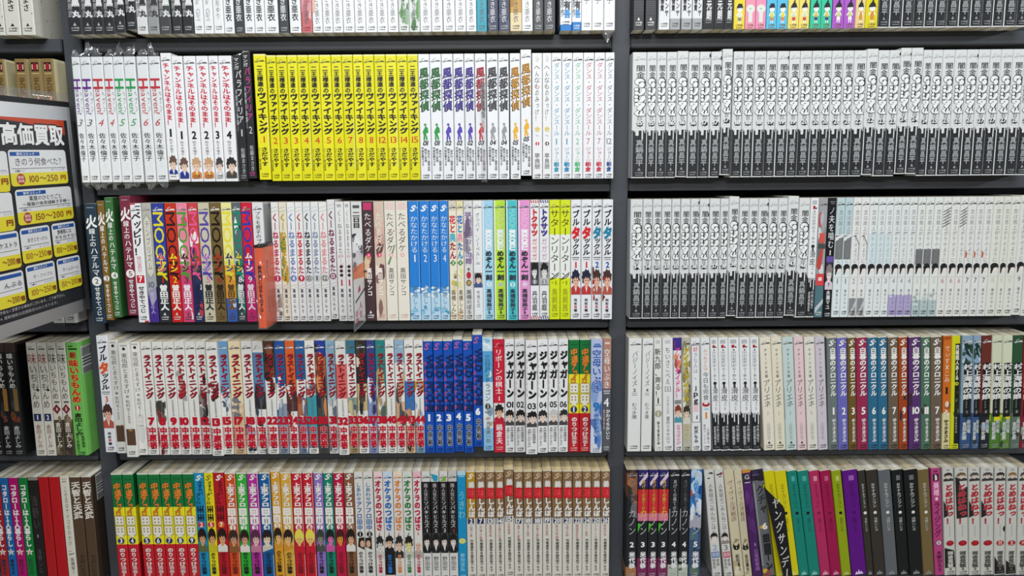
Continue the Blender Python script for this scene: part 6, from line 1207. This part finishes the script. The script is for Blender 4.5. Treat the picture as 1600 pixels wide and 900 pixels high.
def ins(pts, c, k):
    V = [(x+.05*k, y, z) for y, z in pts]; ar = sum(V[i][1]*V[(i+1) % len(V)][2]-V[(i+1) % len(V)][1]*V[i][2] for i in range(len(V)))
    g.add(V if ar > 0 else V[::-1], [tuple(range(len(V)))], mat(c, .3))
h = Ha
ins([(2, h*.10), (80, h*.10), (80, h*.86), (2, h*.84)], 'f0f0f0', 0)
ins([(2, h*.70), (80, h*.64), (80, h*.86), (2, h*.84)], 'f07a3c', 1); ins([(2, h*.70), (80, h*.64), (80, h*.58), (2, h*.64)], 'f6ece4', 2)
ins([(5, h*.78), (30, h*.79), (30, h*.84), (5, h*.83)], 'c83a30', 2)
ins([(30, h*.47), (50, h*.5), (44, h*.58), (34, h*.54)], 'c02a3c', 3); ins([(10, h*.36), (80, h*.46), (80, h*.49), (10, h*.39)], '2c2a2c', 3)
side_txt(g, '人気', 46, 26, h*.35, h*.10, x+.25, 'c0283c', .06); side_txt(g, '話題', 18, 24, h*.27, h*.06, x+.25, 'c0283c', .06)
g.obj('printed_insert', pl_)
# clear curved tab, second shelf
xt = at(752.2, 280, -9)[0]
tb = root_at('plastic_tab', xt, -3, ROWZ[2]-4, 'narrow clear plastic tab in front of the red-titled comic, second shelf', 'divider')
g = Geo(); Ht = at(756, 117, -9)[1]-ROWZ[2]+4; wt_ = 8.2; n = 7
for i in range(n):
    a0, a1 = i/n, (i+1)/n; f = lambda a: (wt_*a, -6*math.sin(math.pi*min(a, .999))-1.6); tz = lambda a: Ht-9*(abs(a-.5)*2)**2.2
    (x0, y0), (x1, y1) = f(a0), f(a1); g.add([(x0, y0, 0), (x1, y1, 0), (x1, y1, tz(a1)), (x0, y0, tz(a0))], np.array([(0, 1, 2, 3)]), clear_mat('tab_plastic', .55) if i in (0, n-1) else ACRYL)
g.obj('tab_sheet', tb)
g = Geo(); sp = Spine(wt_, Ht)
sp.txt('風都探偵', .08, .40, '6a6c70', u=.5, w=.7, wt=.02); sp.txt('新刊', .42, .50, 'a86a70', u=.5, w=.5); sp.txt('販売中', .72, .88, 'd0a0a8', u=.5, w=.5)
g.merge(sp.g, (0, -7.8, 0)); tag(g.obj('lettering', tb), 'faint grey lettering')
# black board with a cut corner, lowest shelf
z5 = ROWZ[5]; yb = -18
bb = root_at('divider_board', 0, yb, z5, 'black divider board with slanted corner and white brush lettering, leaning before yellow comics', 'divider')
pts = [at(px, py, yb) for px, py in ((1193.5, 759), (1197, 764), (1223, 790), (1226, 796), (1238.5, 900), (1224, 900))]
g = Geo(); P = [(x_, z_-z5) for x_, z_ in pts]
lo = min(p[1] for p in P); P = [(x_, max(z_, 0.4)) for x_, z_ in P]
def prism(g, P, y0, y1, m, m2):
    V0 = [(x_, y0, z_) for x_, z_ in P]; V1 = [(x_, y1, z_) for x_, z_ in P]; n = len(P)
    ar = sum(P[i][0]*P[(i+1) % n][1]-P[(i+1) % n][0]*P[i][1] for i in range(n)); o = list(range(n)) if ar > 0 else list(range(n))[::-1]
    g.add(V0, [tuple(o)], m); g.add(V1, [tuple(o[::-1])], m2)
    for i in range(n): g.add([V0[i], V0[(i+1) % n], V1[(i+1) % n], V1[i]], np.array([(0, 1, 2, 3)]), m2)
prism(g, P, 0, 2.4, mat('17181c', .3), mat('6e6660', .4))
g.obj('board', bb)
g = Geo()
def slant(st, pa, pb, wd, c, wt):
    (x0, z0), (x1, z1) = at(*pa, yb), at(*pb, yb); n = len(st); ch = (z0-z1)/n
    for i, k in enumerate(st):
        V, T = glyph(k); V = V.copy(); V[:, 1] += .12; q = (i+.5)/n
        if k == 'ー': V = np.c_[V[:, 1], 1-V[:, 0]]
        xx = (V[:, 0]-.5)*wd; zz = (V[:, 1]-.5)*ch+.25*xx
        for j, (dx, dz) in enumerate(((-.25, -.15), (.25, .15))): g.add(np.c_[x0+(x1-x0)*q+xx+dx, np.full(len(V), -.12-.015*j), z0+(z1-z0)*q+zz-z5+dz], T, mat(c))
slant('ヤングサンデー', (1211, 777), (1231, 905), 12, 'd2cec8', 0)
g.obj('lettering', bb)

# drop helpers used for lettering
bpy.data.objects.remove(_co); bpy.data.curves.remove(_cu)
